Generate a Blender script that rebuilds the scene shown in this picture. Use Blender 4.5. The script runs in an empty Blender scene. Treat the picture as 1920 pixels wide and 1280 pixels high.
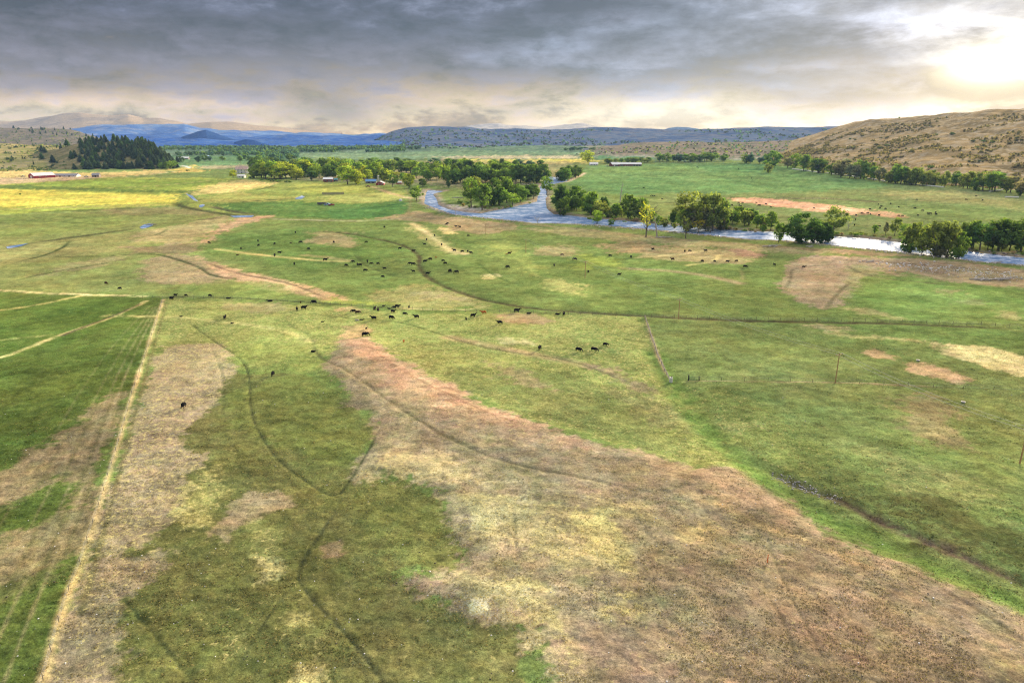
import bpy, bmesh, math, random
import numpy as np
from mathutils import Vector, Matrix

# ------------------------------------------------------------------ camera
CAM_H = 65.0
PITCH = math.radians(17.35)
FPX = 1280.0                      # focal length of a 1920 px wide picture
EXPO = 1.8
SUN_AZ, SUN_EL = math.radians(33.7), math.radians(13.0)
scene = bpy.context.scene
col = scene.collection
cam_d = bpy.data.cameras.new('camera')
cam_d.sensor_fit = 'HORIZONTAL'; cam_d.sensor_width = 36.0; cam_d.lens = 24.0
cam_d.clip_start = 1.0; cam_d.clip_end = 60000.0
cam = bpy.data.objects.new('camera', cam_d); col.objects.link(cam)
cam.location = (0, 0, CAM_H); cam.rotation_euler = (math.radians(90) - PITCH, 0, 0)
scene.camera = cam
scene.view_settings.view_transform = 'Standard'
scene.view_settings.look = 'None'
scene.view_settings.exposure = EXPO
scene.view_settings.gamma = 1.0
scene.view_settings.use_curve_mapping = False
scene.cycles.use_denoising = True
scene.cycles.denoising_input_passes = 'RGB_ALBEDO_NORMAL'
scene.cycles.denoising_prefilter = 'NONE'
scene.cycles.pixel_filter_type = 'BLACKMAN_HARRIS'; scene.cycles.filter_width = 1.2
scene.cycles.max_bounces = 4
scene.cycles.diffuse_bounces = 2
scene.cycles.glossy_bounces = 2
scene.cycles.transmission_bounces = 3
scene.cycles.transparent_max_bounces = 6
scene.cycles.volume_bounces = 0
scene.cycles.caustics_reflective = False
scene.cycles.caustics_refractive = False

# ------------------------------------------------------------------ small node-expression helper
def srgb(r, g, b):
    f = lambda c: (c/255/12.92) if c/255 <= 0.04045 else ((c/255+0.055)/1.055)**2.4
    return (f(r), f(g), f(b))

class NT:
    """wraps a node tree so that shader maths can be written as expressions"""
    def __init__(s, nt): s.nt = nt
    def new(s, t, **k):
        n = s.nt.nodes.new(t)
        for a, v in k.items(): setattr(n, a, v)
        return n
    def link(s, a, b): s.nt.links.new(a, b)
    def put(s, sock, v):
        if isinstance(v, X): s.link(v.s, sock)
        elif hasattr(v, 'is_output'): s.link(v, sock)
        elif isinstance(v, (tuple, list)):
            sock.default_value = tuple(v) if len(v) == len(sock.default_value) else tuple(v) + (1.0,)
        else: sock.default_value = v
    def math(s, op, *a):
        n = s.new('ShaderNodeMath', operation=op)
        for i, v in enumerate(a): s.put(n.inputs[i], v)
        return X(s, n.outputs[0])
    def mix(s, f, a, b, blend='MIX'):
        n = s.new('ShaderNodeMix', data_type='RGBA', blend_type=blend)
        n.clamp_factor = True
        s.put(n.inputs[0], f); s.put(n.inputs[6], a); s.put(n.inputs[7], b)
        return n.outputs[2]
    def noise(s, vec, scale, detail=4, rough=0.55, dist=0.0, lac=2.0):
        n = s.new('ShaderNodeTexNoise')
        if vec is not None: s.put(n.inputs['Vector'], vec)
        n.inputs['Scale'].default_value = scale; n.inputs['Detail'].default_value = detail
        n.inputs['Roughness'].default_value = rough; n.inputs['Distortion'].default_value = dist
        n.inputs['Lacunarity'].default_value = lac
        return X(s, n.outputs[0])
    def mapr(s, v, a, b, c=0.0, d=1.0, smooth=True):
        n = s.new('ShaderNodeMapRange'); n.interpolation_type = 'SMOOTHSTEP' if smooth else 'LINEAR'
        s.put(n.inputs[0], v)
        for i, q in enumerate((a, b, c, d)): s.put(n.inputs[1+i], q)
        return X(s, n.outputs[0])
    def ramp(s, v, stops):
        n = s.new('ShaderNodeValToRGB'); s.put(n.inputs[0], v)
        e = n.color_ramp.elements
        while len(e) < len(stops): e.new(0.5)
        for el, (p, c) in zip(e, stops):
            el.position = p; el.color = (c[0], c[1], c[2], 1)
        return n.outputs[0]
    def vscale(s, vec, sc):
        n = s.new('ShaderNodeVectorMath', operation='MULTIPLY'); s.put(n.inputs[0], vec)
        n.inputs[1].default_value = sc
        return n.outputs[0]
class X:
    def __init__(s, t, sock): s.t, s.s = t, sock
    def __add__(s, o): return s.t.math('ADD', s, o)
    __radd__ = __add__
    def __sub__(s, o): return s.t.math('SUBTRACT', s, o)
    def __rsub__(s, o): return s.t.math('SUBTRACT', o, s)
    def __mul__(s, o): return s.t.math('MULTIPLY', s, o)
    __rmul__ = __mul__
    def __truediv__(s, o): return s.t.math('DIVIDE', s, o)

def pix_dir(px, py):
    cx, cy = (px-960)/FPX, (640-py)/FPX
    return Vector((cx, math.cos(PITCH)+cy*math.sin(PITCH), -math.sin(PITCH)+cy*math.cos(PITCH)))

# ------------------------------------------------------------------ sky
world = bpy.data.worlds.new('World'); scene.world = world; world.use_nodes = True
nt = world.node_tree; nt.nodes.clear(); W = NT(nt)
K = 1.0/(2**EXPO)                       # colours below are given as they look in the picture
def sk(r, g, b, m=1.0):
    c = srgb(r, g, b); return tuple(K*m*v for v in c)
tc = W.new('ShaderNodeTexCoord'); dvec = tc.outputs['Generated']
sep = W.new('ShaderNodeSeparateXYZ'); W.link(dvec, sep.inputs[0])
dx, dy, dz = (X(W, sep.outputs[i]) for i in range(3))
el = W.math('ARCSINE', dz) * (180/math.pi)
az = W.math('ARCTAN2', dx, dy) * (180/math.pi)
n_big = W.noise(W.vscale(dvec, (1.0, 1.0, 5.0)), 3.2, 6, 0.58, 0.15)
n_mid = W.noise(W.vscale(dvec, (1.0, 1.0, 3.6)), 8.0, 7, 0.62, 0.2)
n_fin = W.noise(W.vscale(dvec, (1.0, 1.0, 2.2)), 24.0, 7, 0.66, 0.25)
# slanted rain shafts under the cloud base
shv = W.new('ShaderNodeCombineXYZ'); W.put(shv.inputs[0], az*0.16 + el*0.16); W.put(shv.inputs[1], el*0.05)
n_shaft = W.noise(shv.outputs[0], 1.6, 4, 0.5, 0.3)
e2 = el + (n_big-0.5)*9.0 + (n_mid-0.5)*11.0 + (n_fin-0.5)*5.0 - W.mapr(el, 0.3, 4.0, 1.0, 0.0)*(n_shaft-0.5)*1.6
t_el = W.math('POWER', W.math('MAXIMUM', e2, 0.0)/90.0, 0.5)
def pe(d): return (d/90.0)**0.5
left = W.ramp(t_el, [(0.0, sk(234,194,140)), (pe(0.9), sk(246,216,164)), (pe(2.1), sk(208,178,148)), (pe(3.4), sk(150,134,136)),
                     (pe(4.8), sk(114,104,114)), (pe(9.0), sk(82,80,96)), (pe(22), sk(132,144,164)), (pe(60), sk(214,212,212, 2.2)), (1.0, sk(216,214,214, 2.4))])
right = W.ramp(t_el, [(0.0, sk(255,240,206,1.15)), (pe(1.0), sk(255,236,202)), (pe(2.0), sk(224,208,190)), (pe(3.2), sk(172,164,170)),
                      (pe(4.8), sk(126,128,146)), (pe(9.0), sk(108,114,132)), (pe(22), sk(142,150,168)), (pe(60), sk(214,212,212, 2.2)), (1.0, sk(216,214,214, 2.4))])
f_az = W.mapr(az + (n_big-0.5)*30, -6.0, 16.0)
f_back = W.mapr(az, 60.0, 120.0, 1.0, 0.0)
clouds = W.mix(f_az*f_back, left, right)
# cloud relief: brighter and darker folds
fold = W.math('MULTIPLY_ADD', n_mid-0.5, 4.8, 1.0) * W.math('MULTIPLY_ADD', n_fin-0.5, 2.4, 1.0) * W.math('MULTIPLY_ADD', n_big-0.5, 2.0, 1.0)
cb = W.new('ShaderNodeVectorMath', operation='SCALE'); W.link(clouds, cb.inputs[0]); W.put(cb.inputs['Scale'], fold)
az_w = az + (n_mid-0.5)*8.0; el_w = el + (n_mid-0.5)*2.2 + (n_big-.5)*1.5
for fx, fy, wx, wy, amp in ((1720,172,8,.6,-.6),(1340,130,7,.9,-.35),(1250,30,8,1.5,-.2),(640,205,4,1.6,-.4),(700,55,15,1.2,-.3),(1560,135,6,.6,-.25),(150,75,12,.8,-.2),
                            (1180,35,2.2,.5,.7),(1500,126,4,.35,.8),(1740,38,4,.8,1.6),(1230,122,2,.3,.6),(400,192,9,.5,.3),(150,190,7,.6,.25),(1800,205,3,.4,.7),(940,190,6,.5,.25)):
    fd = pix_dir(fx, fy).normalized(); fa, fe = math.degrees(math.atan2(fd.x, fd.y)), math.degrees(math.asin(fd.z))
    qa = (az_w-fa)*(1/wx); qe = (el_w-fe)*(1/wy)
    fold = fold * W.math('MULTIPLY_ADD', W.math('EXPONENT', (qa*qa+qe*qe)*-1.0), amp, 1.0)
fold = W.math('MAXIMUM', fold, 0.38)
W.put(cb.inputs['Scale'], fold)
# glow of the sun behind the cloud
sd = pix_dir(1868, 118).normalized()
dot = W.new('ShaderNodeVectorMath', operation='DOT_PRODUCT'); W.link(dvec, dot.inputs[0]); dot.inputs[1].default_value = sd
ang = W.math('ARCCOSINE', W.math('MINIMUM', X(W, dot.outputs['Value']), 0.999999)) * (180/math.pi)
sq = W.new('ShaderNodeCombineXYZ')
W.put(sq.inputs[0], (az-math.degrees(math.atan2(sd.x, sd.y)))*0.55); W.put(sq.inputs[1], (el-math.degrees(math.asin(sd.z)))*1.25)
ln = W.new('ShaderNodeVectorMath', operation='LENGTH'); W.link(sq.outputs[0], ln.inputs[0])
ang_e = X(W, ln.outputs['Value'])
def gauss(v, w): return W.math('EXPONENT', (v*v)*(-1.0/(w*w)))
gap = W.mapr(n_mid*0.6 + n_big*0.4, 0.44, 0.62)
glow = gauss(ang_e, 1.25)*3.0 + gauss(ang, 4.0)*(0.05 + gap*0.6) + gauss(ang, 9.0)*(0.0 + gap*0.20) + gauss(ang, 20.0)*(gap*0.08)
# bright break low over the ridge right of the middle
bd = pix_dir(1235, 215).normalized()
bq = W.new('ShaderNodeCombineXYZ')
W.put(bq.inputs[0], (az-math.degrees(math.atan2(bd.x, bd.y)))*0.16); W.put(bq.inputs[1], (el-math.degrees(math.asin(bd.z))+(n_mid-0.5)*1.5)*0.85)
bl = W.new('ShaderNodeVectorMath', operation='LENGTH'); W.link(bq.outputs[0], bl.inputs[0])
glow = glow + gauss(X(W, bl.outputs['Value']), 1.0)*0.6
gc = W.new('ShaderNodeVectorMath', operation='SCALE'); gc.inputs[0].default_value = (K*1.0, K*0.90, K*0.70); W.put(gc.inputs['Scale'], glow)
ad = W.new('ShaderNodeVectorMath', operation='ADD'); W.link(cb.outputs[0], ad.inputs[0]); W.link(gc.outputs[0], ad.inputs[1])
# thin clear air above the cloud
sky = W.new('ShaderNodeTexSky', sky_type='NISHITA'); sky.sun_disc = False
sky.sun_elevation = SUN_EL; sky.sun_rotation = SUN_AZ; sky.altitude = 1500
bg1 = W.new('ShaderNodeBackground'); bg1.inputs[1].default_value = 0.05; W.link(sky.outputs[0], bg1.inputs[0])
bg2 = W.new('ShaderNodeBackground'); bg2.inputs[1].default_value = 1.0; W.link(ad.outputs[0], bg2.inputs[0])
ms = W.new('ShaderNodeMixShader'); W.link(bg1.outputs[0], ms.inputs[1]); W.link(bg2.outputs[0], ms.inputs[2])
W.put(ms.inputs[0], 0.88)
wo = W.new('ShaderNodeOutputWorld'); W.link(ms.outputs[0], wo.inputs[0])
world.cycles.sampling_method = 'MANUAL'; world.cycles.sample_map_resolution = 1024

# ------------------------------------------------------------------ sun
sun_d = bpy.data.lights.new('sun', 'SUN'); sun_d.energy = 2.7; sun_d.angle = math.radians(11.0); sun_d.color = (1.0, 0.84, 0.60)
sun = bpy.data.objects.new('sun', sun_d); col.objects.link(sun)
to_sun = Vector((math.sin(SUN_AZ)*math.cos(SUN_EL), math.cos(SUN_AZ)*math.cos(SUN_EL), math.sin(SUN_EL)))
sun.rotation_euler = to_sun.to_track_quat('Z', 'Y').to_euler()

# ------------------------------------------------------------------ helpers for places
def G(px, py, z=0.0):
    """point of the valley floor seen at a picture position"""
    d = pix_dir(px, py); t = (CAM_H-z)/-d.z
    return (d.x*t, d.y*t)
def P(px, py, Y):
    d = pix_dir(px, py); t = Y/d.y
    return np.array((d.x*t, Y, CAM_H+d.z*t))
def m_per_px(py):
    d = pix_dir(960, py); t = CAM_H/-d.z
    return t/FPX

def hash2(ix, iy, seed):
    h = (ix.astype(np.int64)*374761393 + iy.astype(np.int64)*668265263 + seed*974634413) & 0xffffffff
    h = ((h ^ (h >> 13))*1274126177) & 0xffffffff
    return ((h ^ (h >> 16)) & 0xffff)/65535.0
def vnoise(x, y, seed=0):
    ix, iy = np.floor(x), np.floor(y); fx, fy = x-ix, y-iy
    fx = fx*fx*(3-2*fx); fy = fy*fy*(3-2*fy)
    a, b = hash2(ix, iy, seed), hash2(ix+1, iy, seed); c, d = hash2(ix, iy+1, seed), hash2(ix+1, iy+1, seed)
    return (a*(1-fx)+b*fx)*(1-fy) + (c*(1-fx)+d*fx)*fy
def fbm(x, y, oct=4, seed=0, gain=0.5):
    s = 0; a = 1; t = 0
    for o in range(oct):
        s = s + a*vnoise(x, y, seed+o*17); t += a; a *= gain
        x, y = x*2.03+11.3, y*2.03-7.7
    return s/t
def smooth(a, b, v):
    t = np.clip((v-a)/(b-a), 0, 1); return t*t*(3-2*t)

ORD = ['first','second','third','fourth','fifth','sixth','seventh','eighth','ninth','tenth','eleventh','twelfth','thirteenth','fourteenth','fifteenth','sixteenth','seventeenth','eighteenth','nineteenth','twentieth']
def ordinal(i):
    if i < 20: return ORD[i]
    t_ = {20: 'twenty', 30: 'thirty', 40: 'forty'}[(i+1)//10*10]
    return ('thirtieth' if t_ == 'thirty' else 'fortieth') if (i+1) % 10 == 0 else t_+'-'+ORD[(i+1) % 10-1]
def tag(o, label=None, cat=None, group=None, kind=None):
    if label: o['label'] = label
    if cat: o['category'] = cat
    if group: o['group'] = group
    if kind: o['kind'] = kind
    return o
def mesh_np(name, v, f, smooth_shade=False):
    """v (n,3), f (m,k) arrays -> mesh"""
    v = np.asarray(v, dtype=np.float32); f = np.asarray(f, dtype=np.int32)
    me = bpy.data.meshes.new(name); k = f.shape[1]
    me.vertices.add(len(v)); me.vertices.foreach_set('co', v.ravel())
    me.loops.add(f.size); me.loops.foreach_set('vertex_index', f.ravel())
    me.polygons.add(len(f)); me.polygons.foreach_set('loop_start', np.arange(0, f.size, k, dtype=np.int32))
    if smooth_shade: me.polygons.foreach_set('use_smooth', np.ones(len(f), dtype=bool))
    me.update(); me.validate()
    return me
def set_color(me, name, rgba):
    a = me.color_attributes.new(name, 'FLOAT_COLOR', 'POINT')
    a.data.foreach_set('color', np.ascontiguousarray(rgba, dtype=np.float32).ravel())
def link_obj(name, me, mat=None, parent=None):
    o = bpy.data.objects.new(name, me); col.objects.link(o)
    if mat is not None and not me.materials: me.materials.append(mat)
    if parent is not None: o.parent = parent
    return o
def empty(name, loc, rz=0.0, scale=1.0):
    o = bpy.data.objects.new(name, None); col.objects.link(o)
    o.location = loc; o.rotation_euler = (0, 0, rz); o.scale = (scale,)*3; o.empty_display_size = 0.5
    return o
def bm_obj(name, bm, mat, parent=None):
    me = bpy.data.meshes.new(name); bm.to_mesh(me); bm.free(); me.materials.append(mat)
    return link_obj(name, me, None, parent)
def add_box(bm, cx, cy, cz, sx, sy, sz, rz=0.0):
    m = Matrix.Translation((cx, cy, cz)) @ Matrix.Rotation(rz, 4, 'Z') @ Matrix.Diagonal((sx, sy, sz, 1))
    bmesh.ops.create_cube(bm, size=1.0, matrix=m)
def add_tube(bm, pts, radii, seg=6):
    rings = []
    for i, p in enumerate(pts):
        p = Vector(p); q = Vector(pts[min(i+1, len(pts)-1)]); r = Vector(pts[max(i-1, 0)])
        d = (q-r).normalized(); u = d.orthogonal().normalized() if abs(d.z) < 0.9 else Vector((1, 0, 0)); u = (u - d*u.dot(d)).normalized(); w = d.cross(u)
        rings.append([bm.verts.new(p + (u*math.cos(2*math.pi*k/seg)+w*math.sin(2*math.pi*k/seg))*radii[i]) for k in range(seg)])
    for a, b in zip(rings, rings[1:]):
        for k in range(seg): bm.faces.new((a[k], a[(k+1) % seg], b[(k+1) % seg], b[k]))
    bm.faces.new(rings[0][::-1]); bm.faces.new(rings[-1])

# ------------------------------------------------------------------ materials
def material(name):
    m = bpy.data.materials.new(name); m.use_nodes = True; m.node_tree.nodes.clear()
    t = NT(m.node_tree); return m, t
def finish(t, shader): 
    o = t.new('ShaderNodeOutputMaterial'); t.link(shader, o.inputs[0])
def plain(name, rgb, rough=0.7, metal=0.0, var=0.25, scale=1.5):
    m, t = material(name)
    c = t.new('ShaderNodeTexCoord'); n = t.noise(c.outputs['Object'], scale, 4)
    k = t.math('MULTIPLY_ADD', n-0.5, 2*var, 1.0)
    s = t.new('ShaderNodeVectorMath', operation='SCALE'); s.inputs[0].default_value = rgb; t.put(s.inputs['Scale'], k)
    b = t.new('ShaderNodeBsdfPrincipled'); t.link(s.outputs[0], b.inputs['Base Color'])
    b.inputs['Roughness'].default_value = rough; b.inputs['Metallic'].default_value = metal
    finish(t, b.outputs[0]); return m
# ------------------------------------------------------------------ the valley floor: what grows where
# Fields, tracks and ditches are traced as outlines on the valley floor (picture position -> metres).
GR=(106,126,52); LU=(86,106,30); OL=(104,106,50); PG=(107,124,58); BR=(160,140,110); BG=(147,131,100)
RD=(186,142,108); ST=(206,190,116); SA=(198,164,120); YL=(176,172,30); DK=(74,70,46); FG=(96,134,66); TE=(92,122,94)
STROKES = []
def A(pts, c, soft=1.5, a=1.0, warp=1.0, straw=None, h=0.0, hs=None):
    STROKES.append(('P', np.array([G(*p) for p in pts]), c, soft, a, warp, straw, h, hs or soft*2, 0))
def Ln(pts, w, c, soft=None, a=1.0, straw=None, h=0.0, warp=0.25):
    STROKES.append(('L', np.array([G(*p) for p in pts]), c, soft or w*0.5, a, warp, straw, h, w, w*0.5))

# --- far valley
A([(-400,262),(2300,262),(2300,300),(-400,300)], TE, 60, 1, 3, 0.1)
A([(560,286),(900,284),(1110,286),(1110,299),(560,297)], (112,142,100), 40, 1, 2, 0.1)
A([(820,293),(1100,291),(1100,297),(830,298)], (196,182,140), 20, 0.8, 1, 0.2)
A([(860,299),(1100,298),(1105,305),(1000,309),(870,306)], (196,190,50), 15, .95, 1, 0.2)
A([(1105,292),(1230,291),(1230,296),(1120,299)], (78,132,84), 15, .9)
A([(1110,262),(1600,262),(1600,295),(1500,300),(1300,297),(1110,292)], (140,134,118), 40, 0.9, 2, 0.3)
A([(-300,300),(700,300),(700,345),(-300,345)], (120,142,60), 25, 1, 2, 0.1)
A([(325,292),(560,292),(560,314),(440,318),(330,312)], (96,138,84), 15, 1, 1, 0.1)
A([(380,311),(470,309),(440,316),(380,317)], (180,160,120), 8, 0.8)
A([(325,317),(345,314),(358,309),(372,316),(390,320),(360,323),(325,323)], (206,178,70), 4, .9)
A([(-100,315),(180,324),(300,318),(330,322),(200,333),(0,345),(-100,345)], (204,178,96), 8, .95, 1, .3)
A([(-50,335),(150,330),(190,333),(140,338),(40,345),(-50,350)], (196,170,130), 5, .9)
A([(470,318),(900,318),(1000,345),(880,352),(800,345),(700,348),(560,338)], (150,140,100), 15, .9, 1, .3)
A([(830,300),(1080,302),(1060,330),(900,335),(700,330),(700,310)], (150,138,92), 15, .7, 1, .3)
A([(1100,312),(1240,306),(1400,306),(1480,312),(1560,326),(1680,348),(1640,356),(1500,372),(1380,366),(1280,362),(1180,366),(1100,358),(1062,342)], FG, 6, 1, .8, .15)
A([(1095,316),(1180,313),(1290,311),(1340,316),(1250,322),(1120,324)], (110,144,60), 10, .6, 1, .1)
A([(1300,310),(1440,308),(1470,316),(1420,322),(1330,322)], (88,142,74), 8, .7)
Ln([(1310,322),(1360,334),(1430,352)], 8, (74,112,56), 5, .6)
Ln([(1140,326),(1230,325),(1320,322)], 10, (100,122,66), 8, .6)
A([(1280,362),(1380,364),(1640,354),(1720,345),(1920,362),(2300,400),(2300,440),(1920,415),(1700,440),(1500,430),(1250,410),(1200,380),(1240,368)], (116,132,66), 10, 1, 1, .2)
Ln([(1470,372),(1560,372),(1640,378)], 10, (120,108,82), 8, .8)
A([(1362,371),(1420,371),(1480,376),(1580,386),(1620,392),(1640,398),(1600,404),(1540,398),(1450,386),(1390,379)], (218,162,122), 3, .95, .8, .2)
A([(1600,397),(1660,397),(1702,404),(1680,407),(1620,403)], (208,152,112), 3, .9, .8, .2)
A([(1660,362),(1780,356),(1920,375),(1920,395),(1760,380),(1680,370)], (150,146,82), 8, .6, 1, .3)
A([(1690,380),(1850,385),(1920,400),(1920,425),(1800,420),(1720,400)], (112,136,58), 8, .6, 1, .3)
A([(1120,372),(1230,372),(1300,390),(1250,404),(1140,395),(1090,380)], (120,136,62), 6, .7, 1, .2)
# --- hay fields on the left, their sunlit yellow put into the ground colour
A([(-300,338),(0,346),(110,340),(220,333),(420,334),(462,337),(350,362),(335,386),(200,392),(0,404),(-300,425)], (152,162,34), 6, 1, .6, .12)
A([(50,345),(190,336),(440,337),(330,357),(210,356)], (128,152,30), 5, .9, .6, .1)
A([(-300,348),(30,347),(150,352),(300,357),(370,359),(340,362),(180,358),(0,354),(-300,356)], (84,112,40), 5, .85, .6, .05)
A([(-300,356),(0,355),(170,361),(345,366),(330,380),(200,384),(0,388),(-300,395)], (204,192,22), 6, 1, .8, .2)
Ln([(185,354),(300,349),(400,338)], 5, (190,176,90), 4, .8)
Ln([(0,375),(160,371),(330,368)], 6, (198,180,80), 6, .6)
Ln([(0,393),(150,388),(320,384)], 5, (190,160,100), 6, .6)
A([(462,337),(700,340),(760,352),(765,372),(600,395),(470,405),(360,396),(335,388),(352,362)], (138,152,52), 5, 1, .7, .2)
A([(400,345),(450,337),(520,342),(480,352),(430,362),(350,366)], (208,184,96), 6, .9, .8, .3)
A([(440,362),(560,370),(520,377),(400,380),(370,372)], (176,168,70), 4, .7, .7, .3)
A([(560,345),(700,348),(700,362),(560,362)], (166,172,46), 6, .8, .8, .15)
A([(600,364),(750,360),(765,372),(690,382),(600,378)], (164,166,70), 5, .8, .8, .2)
A([(395,382),(560,377),(660,384),(755,375),(765,405),(700,412),(560,410),(500,404),(430,396)], (80,118,42), 5, 1, .6, .05)
A([(610,396),(720,384),(762,378),(766,404),(700,410),(620,410)], (66,116,50), 5, .7, .6, .05)
# --- middle-left pasture
A([(-300,415),(0,402),(335,388),(420,398),(500,404),(420,440),(380,460),(480,500),(640,560),(300,560),(0,545),(-300,545)], (122,134,62), 4, 1, .8, .5)
A([(180,392),(330,388),(400,396),(400,404),(300,402),(200,404)], (140,130,80), 4, .8, .8, .4)
A([(0,404),(180,398),(260,408),(220,424),(60,440),(0,442)], (116,132,50), 4, .8, .8, .2)
A([(-300,450),(0,460),(100,448),(260,432),(330,436),(280,458),(250,470),(150,478),(0,500),(-300,520)], (134,136,72), 4, .8, .8, .6)
A([(270,430),(350,420),(420,404),(440,408),(380,440),(360,455),(300,456),(245,450)], (158,144,96), 3, .85, .8, .5)
A([(375,456),(395,440),(425,418),(450,406),(515,404),(508,411),(450,430),(410,450),(390,460)], (178,142,104), 2.5, 1, .5, .3)
A([(240,462),(330,456),(375,458),(376,470),(330,474),(260,476)], (136,118,88), 3, .85, .7, .4)
A([(266,512),(276,488),(310,478),(375,478),(420,500),(460,520),(420,532),(330,534),(282,528)], (152,132,96), 2.5, .95, .8, .7)
A([(372,478),(395,490),(450,505),(520,519),(600,540),(668,562),(640,566),(560,555),(480,538),(430,524),(395,505),(368,486)], (198,160,116), 1.5, 1, .5, .3)
A([(420,525),(500,530),(590,560),(500,560),(380,556),(330,545)], (112,132,50), 3, .8, .7, .3)
A([(80,505),(180,484),(250,478),(180,500),(90,515)], (140,126,88), 3, .6, .8, .5)
# --- middle meadow with the herd
A([(510,408),(700,412),(770,404),(900,412),(1000,420),(1200,440),(1480,480),(1470,545),(1540,580),(1700,600),(1300,595),(1000,578),(900,578),(680,565),(600,540),(480,506),(395,480),(385,460),(440,425)], GR, 3, 1, .7, .25)
A([(420,440),(560,428),(700,440),(760,470),(700,500),(560,505),(420,470)], (96,130,48), 6, .6, 1, .1)
A([(575,452),(600,440),(640,436),(666,446),(672,457),(655,464),(625,458)], (160,142,96), 2, .95, .6, .5)
A([(560,436),(600,433),(680,436),(600,440)], (170,150,104), 2, .6, .7, .4)
Ln([(405,466),(470,475),(540,483),(600,488),(650,489)], 3.5, (192,178,96), 2, .9, .5)
Ln([(570,478),(620,483),(650,487)], 4, (170,150,96), 3, .7, .5)
A([(760,420),(800,424),(835,450),(870,472),(850,476),(800,455),(770,432)], (178,168,100), 2.5, .6, 1, .8)
Ln([(770,418),(800,436),(820,452),(845,470),(872,476)], 4, (212,194,128), 2.5, .85, .6)
A([(820,424),(850,428),(862,440),(835,438)], (206,184,118), 2, .8, .8, .6)
A([(700,410),(780,396),(860,408),(965,420),(960,432),(900,440),(850,430),(800,416)], (160,138,100), 3, .9, .8, .4)
A([(980,426),(1080,428),(1200,440),(1300,452),(1420,460),(1600,475),(1500,474),(1300,462),(1150,450),(1000,434)], (160,146,98), 3, .75, .8, .5)
Ln([(990,420),(1100,430),(1250,447),(1400,458),(1560,470),(1700,478)], 7, (150,128,92), 5, .7)
A([(1000,466),(1060,458),(1080,468),(1060,480),(1010,478)], (156,138,92), 3, .85, .8, .5)
A([(1125,458),(1200,452),(1260,462),(1220,474),(1150,474)], (168,142,98), 3, .85, .8, .4)
A([(1160,474),(1190,462),(1215,458),(1200,472)], (206,166,102), 2, .7, .8, .4)
A([(1230,466),(1320,462),(1420,470),(1425,478),(1390,494),(1320,492),(1240,486),(1200,480)], (158,142,94), 2.5, .85, .8, .6)
A([(1340,464),(1400,466),(1426,476),(1415,483),(1380,474)], (156,122,98), 2, .8, .6, .3)
Ln([(1290,496),(1340,488),(1348,477)], 2.5, (206,192,110), 2, .7, .5)
Ln([(1195,482),(1260,478),(1300,472)], 3, (198,180,116), 2, .7, .5)
Ln([(1170,502),(1250,506),(1330,516),(1385,530)], 5, (158,136,100), 3, .8)
A([(895,462),(960,452),(980,470),(1010,500),(1040,520),(1010,515),(960,490)], (148,156,64), 4, .6, 1, .6)
A([(905,515),(925,513),(922,524),(908,522)], (204,190,122), 1.5, .8, .6, .6)
A([(1020,520),(1100,540),(1090,552),(1030,545)], (186,178,96), 3, .5, 1, .8)
A([(1080,526),(1110,535),(1100,540),(1075,532)], (208,192,104), 2, .6, .8, .6)
A([(1100,480),(1170,486),(1150,500),(1090,502)], (150,160,40), 4, .7, 1, .3)
A([(740,534),(800,534),(880,550),(920,565),(900,578),(780,580),(690,570),(700,548)], (154,146,82), 3, .8, .9, .8)
A([(760,545),(840,548),(880,565),(800,560)], (166,150,112), 3, .6, .8, .6)
A([(620,556),(700,566),(740,574),(680,574),(620,566)], (132,150,36), 2.5, .9, .8, .1)
# brown oval and river-side flats on the right
A([(1466,512),(1474,490),(1500,480),(1570,478),(1640,490),(1650,505),(1610,525),(1600,550),(1580,572),(1540,580),(1500,566),(1466,540)], (154,132,106), 1.6, .95, .6, .35)
A([(1580,500),(1620,492),(1648,506),(1610,526),(1600,550),(1570,540),(1590,520)], (134,138,84), 2.5, .7, .7, .4)
A([(1545,478),(1680,484),(1800,490),(1920,506),(2300,550),(2300,600),(1920,548),(1830,534),(1750,528),(1680,518),(1640,500)], (160,136,106), 2.2, .9, .6, .4)
A([(1555,466),(1700,478),(1720,482),(1600,478)], (170,140,104), 2, .7, .7, .3)
A([(1600,548),(1700,512),(1800,532),(1920,540),(2300,600),(2300,690),(1920,604),(1700,600),(1620,575)], (102,132,52), 2.5, .9, .7, .15)
A([(1760,540),(1820,545),(1810,552),(1760,548)], (150,138,92), 2, .7)
A([(1780,555),(1850,560),(1860,572),(1800,570)], (128,130,84), 3, .6)
A([(1575,576),(1640,580),(1680,598),(1620,590)], (152,144,90), 2, .7)
A([(1870,580),(1920,590),(1920,605),(1880,596)], (168,160,100), 2, .6)
# --- near pasture (right)
A([(1200,592),(1500,602),(1920,614),(2500,640),(2500,1300),(1920,1150),(1700,1040),(1450,900),(1320,800),(1250,712)], PG, 2, 1, .5, .4)
A([(1480,604),(1700,608),(1920,616),(2300,630),(2300,690),(1920,668),(1760,640),(1600,622)], (92,118,46), 2.5, .8, .8, .15)
A([(1530,622),(1640,632),(1720,640),(1600,636)], (172,158,98), 1.5, .7, .7, .5)
A([(1510,610),(1560,612),(1600,620),(1540,618)], (178,156,110), 1.5, .7, .7, .3)
A([(1762,648),(1800,646),(1860,652),(1920,668),(1990,690),(1990,720),(1920,705),(1860,692),(1800,672)], (206,192,132), 1.2, .85, 1, .9)
A([(1740,642),(1780,650),(1800,670),(1760,662)], (168,150,104), 1.5, .8)
A([(1610,660),(1640,655),(1668,665),(1672,672),(1640,672)], (184,152,112), .9, .95, .6, .3)
A([(1704,682),(1730,680),(1775,694),(1815,712),(1790,716),(1745,706),(1712,696)], (178,150,108), 1, .95, .6, .3)
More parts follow.
